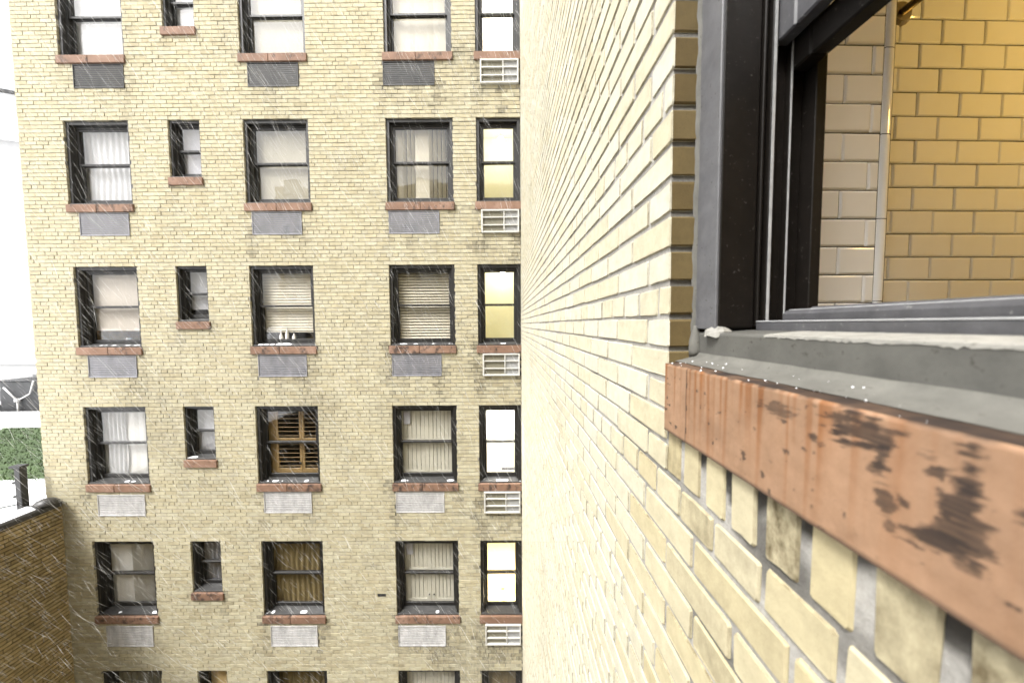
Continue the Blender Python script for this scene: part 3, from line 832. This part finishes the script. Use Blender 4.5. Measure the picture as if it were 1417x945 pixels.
ob('outer_wall', sh.mesh('outer_wall', simple('plain_cream_wall', (.50, .43, .28), .9, .12, 6, .1)), WING)

# ---- the open window of the wing: frame, sills, sashes
def paint(name, base, chips=None, rough=.5, amt=.5, scale=30, spec=.4):
    m, t, b = new_mat(name); P = world_pos(t)
    n1 = noise(t, scale, 6, .7, P); n2 = noise(t, scale*4, 4, .7, P)
    c = ramp(t, n1, [(.3, tuple(x*.75 for x in base)), (.7, tuple(x*1.2 for x in base))])
    if chips: c = mixc(t, c, chips, ramp(t, n2, [(.66-.1*amt, 0.), (.70, 1.)]))
    t.links.new(c, b.inputs['Base Color']); b.inputs['Roughness'].default_value = rough; bump(t, b, n1, .25, .002); b.inputs['Specular IOR Level'].default_value = spec
    return m
M_NFRAME = paint('brown_black_frame_paint', (.0085, .0068, .0055), (.06, .056, .05), .5, .12, 34, .14)
M_RAILG = paint('grey_rail_paint', (.075, .074, .078), (.2, .2, .19), .42, .25, 36)
M_SKYLIT = paint('weathered_skylit_grey', (.105, .105, .11), (.045, .04, .035), .45, .4, 30)
M_STRIP = paint('pale_metal_strip', (.34, .34, .34), (.15, .14, .13), .35, .1, 60)
M_SUBG = paint('grey_sill_paint', (.088, .086, .077), (.04, .036, .03), .6, .55, 22)
M_CAULK = paint('grey_caulk', (.118, .114, .10), (.07, .065, .055), .75, .5, 26)
M_PEEL = paint('peeling_white_paint', (.27, .262, .235), (.10, .095, .08), .75, 1.0, 55)
WIN = empty('window', (0, 0, 0), 0, WING)      # part; its pieces are sub-parts
Y0 = .0554                                     # brickmould front, local y (x_world - D)
jx = -.667
fr = MB()
fr.box(jx+.001, jx+.0685, Y0, Y0+.069, H-.010, OZ1-.07); fr.box(OX1-.07, OX1-.001, Y0, Y0+.069, H-.010, OZ1-.07); fr.box(jx+.001, OX1-.001, Y0+.001, Y0+.07, OZ1-.07, OZ1-.001)
ob('frame', fr.mesh('frame', M_NFRAME, bevel=.004), WIN)
for sd_ in (0, 1):                             # lit-face strip, beads, parting strips and tracks, one set per jamb
    X_ = (lambda p, q: (jx+p, jx+q)) if sd_ == 0 else (lambda p, q: (OX1-q-.0005, OX1-p-.0005))
    q = X_(.0005, .0672)
    ob('lit_mould_face', MB().box(*q, Y0-.0025, Y0+.0035, H-.0105, OZ1-.075).mesh('lit_mould_face', M_SKYLIT, bevel=.0015), WIN)  # added strip; its grey carries the sky light on the frame's outer face
    for nm, ya, yb, pr in (('bead', .126, .131, .071), ('bead', .138, .148, .074), ('track', .1475, .175, .058), ('parting_strip', .1755, .1795, .068), ('track', .18, .212, .052), ('stop', .213, .232, .078)):
        ob(nm, MB().box(*X_(.001, pr), ya, yb, H-.006, OZ1-.072).mesh(nm, M_NFRAME, bevel=.0012), WIN)
for q in ((jx+.0738, jx+.0752, .140, .1445), (jx+.0678, jx+.0696, .1765, .1785)): ob('weather_strip', MB().box(*q, H+.0, OZ1-.08).mesh('weather_strip', M_STRIP), WIN)
ob('sill_strip', MB().box(jx+.073, OX1-.073, .1228, .1345, H+.0016, H+.0040).mesh('sill_strip', M_STRIP, bevel=.0008), WIN)
ob('sill_strip', MB().box(jx+.08, OX1-.08, .176, .1895, H+.0216, H+.0235).mesh('sill_strip', M_STRIP, bevel=.0008), WIN)
ob('gap_shade', MB().box(jx+.073, OX1-.073, .137, .164, H-.0125, H-.0118).mesh('gap_shade', M_BLACK), WIN)  # black sheet standing for the shade between the sill rails
ss = MB(); ss.prism_x(jx-.001, OX1, [(Y0, H-.0605), (Y0, H-.0195), (Y0+.004, H-.0165), (.118, H-.0125), (.20, H-.0125), (.20, H-.0605)])
ob('sub_sill', ss.mesh('sub_sill', M_SUBG, bevel=.002), WIN)
# peeling white paint along the top edge of the sub sill
rng = random.Random(5); n = 190; v = []; f = []
for i in range(n+1):
    xx = -.487+.84*i/n; w0 = .0035*rng.uniform(.2, 1.3)+(.001 if i > 8 else 0)
    v += [(xx, Y0-.0008, H-.0195-w0*.7*rng.uniform(.3, 1)), (xx, Y0-.0006, H-.0175), (xx, Y0+.006+.003*rng.random(), H-.0148-.0012*rng.random()), (xx, .100+.014*rng.random(), H-.0118)]
for i in range(n):
    for k in range(3): q = i*4+k; f.append((q, q+4, q+5, q+1))
me = bpy.data.meshes.new('peeling_paint'); me.from_pydata(v, [], f); me.materials.append(M_PEEL); ob('peeling_paint', me, WIN)
rl = MB(); rl.box(jx+.072, OX1-.072, .1235, .135, H-.0135, H+.0015)
ob('sill_rail', rl.mesh('sill_rail', M_RAILG, bevel=.0015), WIN)
r2 = MB(); r2.box(jx+.075, OX1-.075, .1655, .190, H-.0120, H+.0215); ob('stop_rail', r2.mesh('stop_rail', M_RAILG, bevel=.006), WIN)
r3 = MB(); r3.box(jx+.079, OX1-.079, .2125, .27, H-.011, H+.0285); ob('stool', r3.mesh('stool', M_RAILG, bevel=.004), WIN)
# caulk between brick and frame, and the fillet at the foot of the sub sill
ck = MB(); rng = random.Random(9); n = 60; v = []; f = []
for i in range(n+1):
    z = H-.035+1.0*i/n; e = rng.uniform(-.002, .002)
    v += [(-.6645, .046+e, z), (-.661+e*.6, .050+e*.5, z), (-.659+e, .0575, z)]
for i in range(n):
    for k in range(2): q = i*3+k; f.append((q, q+3, q+4, q+1))
me = bpy.data.meshes.new('caulk'); me.from_pydata(v, [], f); me.materials.append(M_CAULK); me.polygons.foreach_set('use_smooth', [True]*len(f)); ob('caulk', me, WIN)
n = 90; v = []; f = []; prof = [(.0150, -.0745), (.026, -.0718), (.040, -.0680), (.050, -.0635), (.0545, -.0565)]
for i in range(n+1):
    xx = -.664+1.02*i/n
    for k, (y, z) in enumerate(prof):
        y2 = y+(.006*(fbm(xx*22, k*.0, 51)-.5)*2 if k == 0 else .0016*(rng.random()-.5))
        v.append((xx, y2, H+z+.0012*(fbm(xx*50, k*3., 52)-.5)))
for i in range(n):
    for k in range(len(prof)-1): q = i*len(prof)+k; f.append((q, q+len(prof), q+len(prof)+1, q+1))
me = bpy.data.meshes.new('cement_fillet'); me.from_pydata(v, [], f); me.materials.append(M_CAULK); me.polygons.foreach_set('use_smooth', [True]*len(f)); ob('cement_fillet', me, WIN)
lump = MB().lathe((-.660, .052, H-.055), [(.010, -.010), (.012, .0), (.010, .018), (.008, .034), (.005, .046), (.002, .05)], 9); lump.v = [(x+rng.uniform(-.0016, .0016), y+rng.uniform(-.0016, .0016), z+rng.uniform(-.002, .002)) for x, y, z in lump.v]
ob('caulk_lump', lump.mesh('caulk_lump', M_CAULK, True), WIN)
lump = MB().lathe((-.610, .066, H-.018), [(.022, -.006), (.020, .004), (.012, .012), (.004, .015)], 9)
lump.v = [(x+rng.uniform(-.003, .003), y+rng.uniform(-.003, .003), z+rng.uniform(-.002, .002)) for x, y, z in lump.v]; ob('caulk_lump', lump.mesh('caulk_lump', M_PEEL), WIN)
# terracotta sill with painted stain and drip values on a fine grid
def terr_near():
    m, t, b = new_mat('painted_terracotta'); P = world_pos(t)
    n1 = noise(t, 45, 5, .65, P); n2 = noise(t, 220, 3, .7, P)
    c = ramp(t, n1, [(.3, (.235, .135, .076)), (.7, (.30, .18, .108))])
    c = mixc(t, c, (.20, .075, .02), attr(t, 'drip'))
    c = mixc(t, c, ramp(t, n2, [(.27, .35), (.34, 1.)]), .6, 'MULTIPLY')
    c = mixc(t, c, (.014, .008, .006), attr(t, 'stain'))
    c = mixc(t, c, ramp(t, noise(t, 14, 4, .6, P), [(.3, .78), (.7, 1.12)]), .8, 'MULTIPLY')
    t.links.new(c, b.inputs['Base Color']); b.inputs['Roughness'].default_value = .7
    bump(t, b, n1, .25, .003); return m
M_TN = terr_near()
SX0, SX1, SYF, SZ0, SZ1 = -.654, .40, -.0096, -.2085, -.0775
nx, nz = 480, 84
xs = np.linspace(SX0, SX1, nx+1); zs = np.linspace(SZ0, SZ1, nz+1); X, Z = np.meshgrid(xs, zs)
Yw = -X                                        # world Y
stain = np.zeros_like(X)
def blob(cy, cz, ry, rz, rot, seed, k=1.0, fr_=60):
    global stain
    dy, dz = (Yw-cy), (Z-cz); c_, s_ = math.cos(rot), math.sin(rot)
    a_ = (dy*c_+dz*s_)/ry; b_ = (-dy*s_+dz*c_)/rz
    d = np.sqrt(a_**2+b_**2)+1.3*(fbm(Yw*fr_*1.3, Z*fr_*1.0, seed)-.5)+1.7*(fbm(Yw*fr_*.9, Z*fr_*5.5+Yw*fr_*.6, seed+9)-.5)
    stain = np.maximum(stain, np.clip((1-d)*2.6, 0, 1)**.8*k*(.76+.24*np.clip((fbm(Yw*22, Z*420, seed+3)-.3)*2.2, 0, 1)))
blob(.290, -.097, .034, .016, .1, 61); blob(.272, -.113, .008, .016, .3, 62); blob(.268, -.146, .0075, .014, 0, 63, .8); blob(.264, -.166, .005, .008, 0, 64, .7)
blob(.222, -.125, .0095, .040, .12, 65); blob(.232, -.160, .022, .012, -.5, 66); blob(.216, -.150, .008, .02, 0, 67, .9); blob(.237, -.112, .012, .004, -.6, 68, .9)
blob(.335, -.118, .006, .006, 0, 69, .9, 90); blob(.38, -.10, .03, .008, 0, 70, .7, 90); blob(.17, -.11, .02, .02, 0, 71); blob(.05, -.14, .05, .02, 0, 72); blob(-.15, -.12, .06, .02, 0, 73)
stain = np.maximum(stain, np.clip((fbm(Yw*90, Z*90, 77)-.74)*14, 0, .8))
stain = np.maximum(stain, np.where(np.abs(Yw-.577+.0008*np.sin(Z*160)) < .0015, .8, 0))            # hairline crack
stain = np.maximum(stain, np.clip((Z-(SZ1-.004))/.004, 0, 1)*np.clip((fbm(Yw*60, Z*0, 78)-.35)*3, 0, .8))
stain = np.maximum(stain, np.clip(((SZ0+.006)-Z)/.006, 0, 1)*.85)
top = vnoise(Yw*75, Z*0, 81); drp = np.clip((vnoise(Yw*120+3, Z*2.0, 82)-.56)*4, 0, 1)*np.clip(1-(SZ1-Z)/(.04+.22*top), 0, 1)
drp = drp+.8*np.clip((vnoise(Yw*240, Z*3, 83)-.60)*4.5, 0, 1)*np.clip(1.3-(SZ1-Z)/(.16*vnoise(Yw*90, Z*0, 86)+.03), 0, 1)
drp = np.clip(drp*np.clip((Yw-.2)/.2, .15, 1), 0, .9)
dispv = .0012*(fbm(X*30, Z*30, 84)-.5)
v = [(a_, SYF+d_+.006*max(0, 1-(SZ1-z_)/.004)**2*.5, H+z_) for a_, z_, d_ in zip(X.ravel().tolist(), Z.ravel().tolist(), dispv.ravel().tolist())]
f = [(k*(nx+1)+i, k*(nx+1)+i+1, (k+1)*(nx+1)+i+1, (k+1)*(nx+1)+i) for k in range(nz) for i in range(nx)]
sv = stain.ravel().tolist(); dv = drp.ravel().tolist()
# top strip, end face, underside
nt_ = 8
base = len(v)
for k in range(nt_+1):
    y = SYF+.0035+.10*k/nt_
    for i in range(0, nx+1):
        xx = xs[i]; v.append((xx, y, H+SZ1+(.0006 if k else 0)+.006*k/nt_)); sv.append(float(np.clip(.82+.9*(fbm(xx*30, y*40, 85)-.5), .45, .97))); dv.append(.1)
for k in range(nt_):
    for i in range(nx): q = base+k*(nx+1)+i; f.append((q, q+1, q+nx+2, q+nx+1))
for i in range(nx): f.append((nz*(nx+1)+i, nz*(nx+1)+i+1, base+i+1, base+i))
b0 = len(v)
v += [(SX0, SYF, H+SZ0), (SX0, .09, H+SZ0), (SX0, .09, H+SZ1), (SX0, SYF, H+SZ1), (SX1, SYF, H+SZ0), (SX1, .09, H+SZ0)]; sv += [.3]*6; dv += [0]*6
f += [(b0, b0+3, b0+2, b0+1), (b0, b0+1, b0+5, b0+4)]
me = bpy.data.meshes.new('sill'); me.from_pydata(v, [], f); me.materials.append(M_TN); attrs(me, 'POINT', stain=sv, drip=dv)
me.polygons.foreach_set('use_smooth', [True]*len(f)); ob('sill', me, WIN)
# sashes: the upper one in the outer track, the lower one pushed up behind it
def near_sash(y0, y1, z0, z1, stile, br, label):
    m = MB(); a_, b_ = jx+.060, OX1-.060
    m.box(a_, a_+stile, y0, y1, z0, z1); m.box(b_-stile, b_, y0, y1, z0, z1); m.box(a_+stile, b_-stile, y0+.0005, y1-.0005, z0, z0+br); m.box(a_+stile, b_-stile, y0+.0005, y1-.0005, z1-.05, z1)
    o = ob('sash', m.mesh('sash', M_NFRAME if label[0] == 'r' else M_RAILG, bevel=.003), WIN); o['label'] = label
    ob('pane', MB().box(a_+stile-.004, b_-stile+.004, (y0+y1)/2-.0015, (y0+y1)/2+.0015, z0+br-.004, z1-.046).mesh('pane', M_GLASS), WIN)
near_sash(.149, .1745, H+.482, H+1.72, .045, .060, 'grey painted outer sash')
near_sash(.1805, .2115, H+.440, H+1.66, .040, .053, 'raised dark inner sash')
# snow flecks on the sill
fl = MB(); rng = random.Random(21)
for i in range(55):
    xx = rng.uniform(-.655, -.16); y = rng.uniform(SYF+.002, .052); rr = rng.choice((.0006, .0009, .0013, .0019))*(1 if rng.random() < .85 else 1.4)*min(1, -xx/.55)
    zt = H+SZ1+.001+max(0, (y-.012))*.30
    fl.lathe((xx, y, zt), [(rr, -.001), (rr*.8, rr*.5), (rr*.3, rr*.8)], 7)
tag(ob('snow_flecks', fl.mesh('snow_flecks', M_SNOW, True)), kind='stuff').matrix_world = Matrix.Translation((D, 0, 0)) @ Matrix.Rotation(R_(-90), 4, 'Z')

# ================================================================== BATHROOM behind the open window
M_TILE = simple('white_glazed_tile', (.86, .845, .815), .07, .02, 9, .06)
M_GROUT = simple('dark_grout', (.010, .008, .006), .9, .2, 40, .2)
def tile_mesh(w, h, mat=M_TILE):
    v = []
    for e, y in ((.0052, -.0030), (.0022, -.0018), (.0, .0006), (.0, .006)):
        v += [(e, y, e), (w-e, y, e), (w-e, y, h-e), (e, y, h-e)]
    f = [(0, 1, 2, 3)]+[(4*k+4+i, 4*k+4+(i+1) % 4, 4*k+(i+1) % 4, 4*k+i) for k in range(3) for i in range(4)]
    me = bpy.data.meshes.new('tile'); me.from_pydata(v, [], f); me.materials.append(mat); return me
TM = {}
def tile_wall(name, Y, x0, x1, z0, z1, hc, zj, L, xj, jt, top_bottom=None):
    wl = MB().box(x0, x1, Y+.003, Y+.05, H+z0, H+z1); w = ob(name, wl.mesh(name, M_GROUT)); tag(w, kind='structure')
    k0 = math.floor((z0-zj)/hc); rng = random.Random(13)
    for k in range(k0, k0+60):
        za = zj+k*hc+jt/2; zb = zj+(k+1)*hc-jt/2
        if za < z0 or zb > z1: continue
        off = xj+(L/2 if k % 2 else 0); n0 = math.floor((x0-off)/L)
        for i in range(n0, n0+40):
            a_, b_ = max(off+i*L+jt/2, x0+.001), min(off+(i+1)*L-jt/2, x1-.001)
            if b_-a_ < .012: continue
            key = (round(b_-a_, 3), round(zb-za, 3))
            if key not in TM: TM[key] = tile_mesh(*key)
            ob('tile', TM[key], w, (a_, Y+rng.uniform(-.0003, .0003), H+za), (rng.uniform(-.009, .009), 0, rng.uniform(-.009, .009)))
    return w
tw1 = tile_wall('bathroom_pier', .95, .565, 1.0600, -.12, 1.90, .0787, .1352-.0787*2, .1565, .9505, .0032)
tw2 = tile_wall('bathroom_wall', 1.157, 1.18, 2.05, -.12, 1.90, .0791, .0675, .1497, 1.4140, .0032)
# rounded corner tiles of the pier
bn = []
for i in range(8):
    za = -.115+i*.2325-.057
    m = MB(); n = 6; prof = [(1.0620, .9515), (1.0625, .9475)]+[(1.0795+.020*math.sin(t)+.0, .9470+.022*(1-math.cos(t))) for t in np.linspace(0, math.pi/2, n)]+[(1.0995, 1.0)]
    v = []; f = []
    for z in (za+.0012, za+.2313): v += [(x_, y_, H+z) for x_, y_ in prof]
    k = len(prof)
    for q in range(k-1): f.append((q, q+1, k+q+1, k+q))
    me = bpy.data.meshes.new('corner_tile'); me.from_pydata(v, [], f); me.materials.append(M_TILE); me.polygons.foreach_set('use_smooth', [True]*len(f)); ob('corner_tile', me, tw1)
bw = MB(); bw.box(1.02, 1.097, .955, 1.21, H-.12, H+1.92)
tag(ob('bathroom_return', bw.mesh('bathroom_return', M_GROUT)), kind='structure')
rb = MB(); x0, x1, y0, y1, z0, z1 = .55, 2.6, -1.3, 1.215, H-1.1, H+1.93
rb.add([(x0,y0,z0),(x1,y0,z0),(x1,y1,z0),(x0,y1,z0),(x0,y0,z1),(x1,y0,z1),(x1,y1,z1),(x0,y1,z1)], [(0,1,2,3),(4,7,6,5),(1,5,6,2),(2,6,7,3),(0,4,5,1)])
me = bpy.data.meshes.new('bathroom_room'); me.from_pydata(rb.v, [], rb.f); me.materials.append(simple('bathroom_plaster', (.62, .58, .48), .7, .05, 3, 0)); tag(ob('bathroom_room', me), kind='structure')
iw = MB()                                      # inner leaf of the window wall
iw.box(.50, .56, .690, 1.25, H-1.1, H+1.95); iw.box(.50, .56, -1.35, -.37, H-1.1, H+1.95); iw.box(.501, .559, -.37, .690, H+1.74, H+1.95); iw.box(.501, .559, -.37, .690, H-1.1, H-.02)
tag(ob('bathroom_inner_wall', iw.mesh('bathroom_inner_wall', simple('dark_reveal_paint', (.05, .045, .04), .6, .2, 5, 0))), kind='structure')
M_CHROME = simple('brushed_metal', (.35, .30, .22), .3, .1, 10, 0, metal=1)
sr = empty('shower_rod', (1.335, 1.157, H+1.03)); tag(sr, 'metal shower rod fixed to the yellow lit tile wall by a round flange', 'rod')
ob('rod', MB().tube((0, -.012, 0), (0, -1.9, 0), .0125, 12).mesh('rod', M_CHROME, True), sr)
ob('flange', MB().tube((0, -.001, 0), (0, -.014, 0), .042, 18, .030).mesh('flange', M_CHROME), sr)
bl = empty('bathroom_lamp', (2.05, .35, H+1.0)); tag(bl, 'warm bathroom lamp out of the frame beside the shower', 'lamp')
ob('globe', MB().lathe((0, 0, 0), [(.06*math.sin(t), -.06*math.cos(t)) for t in np.linspace(.15, math.pi-.15, 9)], 14).mesh('globe', emit_mat('bathroom_lamp_glow', (1, .63, .15), 46), True), bl)
ob('lamp_base', MB().lathe((0, 0, .06), [(.03, 0), (.035, .02), (.035, .87)], 10).mesh('lamp_base', M_CHROME), bl)

# ================================================================== DARK COURT WALL at the far end
CW = empty('court_wall', (-8.2, 0, 0), R_(90))
tag(CW, 'dark yellow brick court wall with a black membrane coping under snow', 'wall')
# local x = Y, local y = -(X+8.2)
CZ = H-3.27
cj = [CZ-.0685*k for k in range(90, -1, -1)]
rectsC = layout(-6.5, 6.35, cj, .2125, .106, .010, .016, 2, [], 6.35, random.Random(5))
hstd[0] = .0685-.016
def cgrime(s, z): return np.clip((fbm(np.asarray(s)*1.4, np.asarray(z)*1.1, 91)-.5)*2.2, 0, .6)
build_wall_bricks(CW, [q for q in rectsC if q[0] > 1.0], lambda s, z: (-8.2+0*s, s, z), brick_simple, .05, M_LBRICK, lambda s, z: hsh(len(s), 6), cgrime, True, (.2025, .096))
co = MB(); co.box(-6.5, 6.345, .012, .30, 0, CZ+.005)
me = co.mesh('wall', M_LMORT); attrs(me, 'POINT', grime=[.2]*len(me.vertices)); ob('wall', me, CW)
cp = MB(); cp.prism_x(-6.55, 6.33, [(-.035, CZ-.03), (-.035, CZ+.045), (.0, CZ+.075), (.30, CZ+.075), (.335, CZ+.045), (.335, CZ-.03)])
ob('coping', cp.mesh('coping', M_MEMB, bevel=.008), CW)
lp = MB(); lp.lathe((6.18, .06, CZ+.06), [(.15, .0), (.16, .04), (.11, .10), (.04, .13)], 12); ob('membrane_bulge', lp.mesh('membrane_bulge', M_MEMB, True), CW)
o = snow_ridge(CW, -6.4, 6.02, .02, .29, CZ+.076, .055, 14, .12, 'snow'); o['kind'] = 'stuff'

# ================================================================== BEYOND THE COURT, at the edge of the picture
NR = empty('neighbour_building', (-24, 12, 0)); tag(NR, 'low white neighbouring building with a snow covered flat roof beyond the court wall', 'building')
b = MB(); b.box(-12, 15.2, -18, 6.0, 0, H-5.0); ob('wall', b.mesh('wall', M_WPAINT), NR)
b = MB(); b.box(-12.0, 15.2, 5.2, 6.0, H-4.999, H-4.35); ob('parapet', b.mesh('parapet', M_WPAINT), NR)
b = MB(); b.box(-11.95, 15.15, -17.9, 5.19, H-4.998, H-4.93); o = ob('snow', b.mesh('snow', M_SNOW), NR); o['kind'] = 'stuff'
M_TURF = simple('winter_turf', (.040, .066, .022), .9, .6, 3.5, .4)
tv = []; tf = []; rng = random.Random(31)
tf0 = MB(); tf0.add([(-18.5, 10.9, H-4.925), (-14.2, 11.3, H-4.925), (-22.5, 17.1, H-4.925), (-24.6, 17.1, H-4.925), (-18.6, 12.4, H-4.925)], [(0, 1, 2, 3)])
for i in range(6000):
    u_, w_ = rng.random(), rng.random(); y = 11.0+u_*6.0; x = -24.8+w_*10
    if x < -18.0-(y-11.8)*1.22 or x > -14.4-(y-11.3)*1.4: continue
    hh = rng.uniform(.03, .09); a_ = rng.uniform(0, 6.28); tf0.add([(x+.012*math.cos(a_), y+.03*math.sin(a_), H-4.925), (x-.012*math.cos(a_), y-.012*math.sin(a_), H-4.925), (x+rng.uniform(-.03, .03), y+rng.uniform(-.03, .03), H-4.925+hh)], [(0, 1, 2)])
tag(ob('turf', tf0.mesh('turf', M_TURF)), kind='stuff')
PB = empty('roof_post', (-8.64, 6.17, H-5)); tag(PB, 'black steel post with brackets rising beside the court wall', 'post')
b = MB(); b.box(-.05, .05, -.05, .05, .07, 2.50); ob('post', b.mesh('post', M_STEEL, bevel=.006), PB)
b = MB(); b.box(-.12, .07, -.06, .06, 2.50, 2.54); ob('cap_plate', b.mesh('cap_plate', M_STEEL), PB)
for z in (1.95, 2.2):
    ob('bracket', MB().box(-.14, -.045, -.02, .02, z, z+.04).mesh('bracket', M_STEEL), PB)
ob('rail', MB().tube((-.02, -.05, 1.85), (-.5, -.35, 1.83), .014).mesh('rail', M_STEEL), PB)
# rooftop equipment
EQ = empty('rooftop_unit', (-25.6, 19.0, H-5.0)); tag(EQ, 'dark rooftop ventilation unit with a pale forked pipe and round cap', 'vent unit')
b = MB(); b.box(-.9, 1.4, -.6, .6, .0, 2.15); b.box(-.95, 1.45, -.65, .65, 2.15, 2.22); ob('casing', b.mesh('casing', M_EQUIP, bevel=.03), EQ)
p = MB(); p.tube((.1, -.7, .2), (.1, -.7, 1.15), .036); p.tube((.1, -.7, 1.15), (-.55, -.7, 1.85), .036); p.tube((.1, -.7, 1.15), (.75, -.7, 1.5), .036); p.tube((.75, -.7, 1.5), (1.0, -.7, 2.2), .036); ob('forked_pipe', p.mesh('forked_pipe', M_PIPE, True), EQ)
b = MB(); b.tube((.1, -.7, 1.1), (.1, -.7, 1.25), .11); ob('pipe_collar', b.mesh('pipe_collar', M_PIPE), EQ)
b = MB(); b.lathe((.6, .0, 2.22), [(.35, 0), (.35, .25), (.62, .32), (.62, .42), (.3, .55), (.05, .6)], 14); ob('vent_cap', b.mesh('vent_cap', M_PIPE, True), EQ)
E2 = empty('rooftop_duct', (-27.9, 19.0, H-5.0)); tag(E2, 'dark sloping rooftop duct behind the white parapet', 'duct')
b = MB(); b.prism_x(-1.2, 1.25, [(-.4, 0), (-.4, 1.0), (.4, 1.5), (.4, 0)]); ob('duct_body', b.mesh('duct_body', M_EQUIP, bevel=.03), E2)
b = MB(); b.box(-1.2, 1.2, -.45, -.41, .9, 1.06); ob('flange', b.mesh('flange', M_PIPE), E2)
SR = empty('snowy_parapet', (-22, 21.5, 0)); tag(SR, 'white snowed over parapet behind the rooftop units', 'parapet')
b = MB(); b.box(-20, 13, -.3, .3, 0, H-2.2); ob('wall', b.mesh('wall', M_WPAINT), SR)
b = MB(); b.box(-20, 13, -.45, .45, H-2.2, H-2.0); ob('coping', b.mesh('coping', M_SNOW), SR)
T1 = empty('concrete_tower', (-44.5, 30, 0), R_(22)); tag(T1, 'pale grey streaked concrete tower behind the block at the edge', 'building')
b = MB(); b.box(-9, 8, 0, 12, 0, H+15.85); ob('wall', b.mesh('wall', M_CONC), T1)
b = MB(); b.box(-9.2, 8.2, -.2, 12.2, H+15.85, H+16.05); ob('roof_edge', b.mesh('roof_edge', M_CONC), T1)
T2 = empty('white_tower', (-88, 60, 0), R_(22)); tag(T2, 'tall white building with a dark roof line behind the concrete tower', 'building')
b = MB(); b.box(-22, 20, 0, 14, 0, H+39.5); ob('wall', b.mesh('wall', M_WPAINT), T2)
b = MB(); b.box(-22.4, 20.4, -.4, 14.4, H+39.5, H+40.0); ob('roof_edge', b.mesh('roof_edge', M_STEEL), T2)

# ================================================================== BUILDING ACROSS THE COURT (seen only mirrored in the glass)
OB = empty('facing_building', (-6.5, -7.0, 0)); tag(OB, 'brick building across the court, visible only as a reflection in the window glass', 'building')
M_OPP = brick_mat('mirrored_brick', BUFF[1:], .8, fs=20)
b = MB(); b.box(-7.5, 6.8, -3, 0, 0, H+8); me = b.mesh('wall', None)
m, t, bs = new_mat('facing_brick'); bt = t.nodes.new('ShaderNodeTexBrick'); mp = t.nodes.new('ShaderNodeMapping'); mp.inputs['Rotation'].default_value = (R_(90), 0, 0)
t.links.new(world_pos(t), mp.inputs['Vector']); t.links.new(mp.outputs[0], bt.inputs['Vector'])
bt.inputs['Scale'].default_value = 1; bt.inputs['Brick Width'].default_value = .2125; bt.inputs['Row Height'].default_value = .0685; bt.inputs['Mortar Size'].default_value = .008
bt.inputs['Color1'].default_value = (.44, .35, .18, 1); bt.inputs['Color2'].default_value = (.52, .44, .26, 1); bt.inputs['Mortar'].default_value = (.2, .18, .15, 1)
t.links.new(bt.outputs['Color'], bs.inputs['Base Color']); bs.inputs['Roughness'].default_value = .9
me.materials.append(m); ob('wall', me, OB)
wf = MB(); wf.box(0, 1.2, -.02, .03, 0, 1.5); wf_m = wf.mesh('window', M_FRAME, bevel=.01)
wp = MB(); wp.box(.08, 1.12, .031, .036, .08, .70); wp.box(.08, 1.12, .031, .036, .78, 1.42); wp_m = wp.mesh('pane', M_WHITE)
for i in range(5):
    for k in range(9):
        q = ob('window', wf_m, OB, (-7.0+i*2.6, 0, 1.5+k*2.536)); ob('pane', wp_m, q)

# ================================================================== FALLING SNOW: motion streaks of wind-blown flakes, each a long thin sliver
fs = MB(); rng = random.Random(77)
V = []; F_ = []
for i in range(8000):
    y = 2.1+3.8*rng.random()**.8; uu = rng.uniform(-40, 735); vv = rng.uniform(-20, 960)
    dirv = CF+CR*(uu-708.5)/FPX-CU*(vv-472.5)/FPX; p = Vector(dirv*(y/dirv[1]))
    if p.x > D-.05: continue
    d = Vector((.42+rng.gauss(0, .13), .25+rng.gauss(0, .15), -.85)).normalized()
    L = rng.uniform(.06, .24); r = rng.choice((.0004, .0005, .0006, .0007, .0009))
    u = d.orthogonal().normalized(); w = d.cross(u); b0 = len(V)
    a_ = p-d*L/2; c_ = p+d*L/2
    V += [a_]+[p+u*(r*math.cos(t))+w*(r*math.sin(t)) for t in (0, 2.09, 4.19)]+[c_]
    F_ += [(b0, b0+1, b0+2), (b0, b0+2, b0+3), (b0, b0+3, b0+1), (b0+4, b0+2, b0+1), (b0+4, b0+3, b0+2), (b0+4, b0+1, b0+3)]
me = bpy.data.meshes.new('falling_snow'); me.from_pydata([(q.x, q.y, q.z+H) for q in V], [], F_); me.materials.append(M_SNOW)
tag(ob('falling_snow', me), kind='stuff')
print('objects', len(bpy.data.objects))
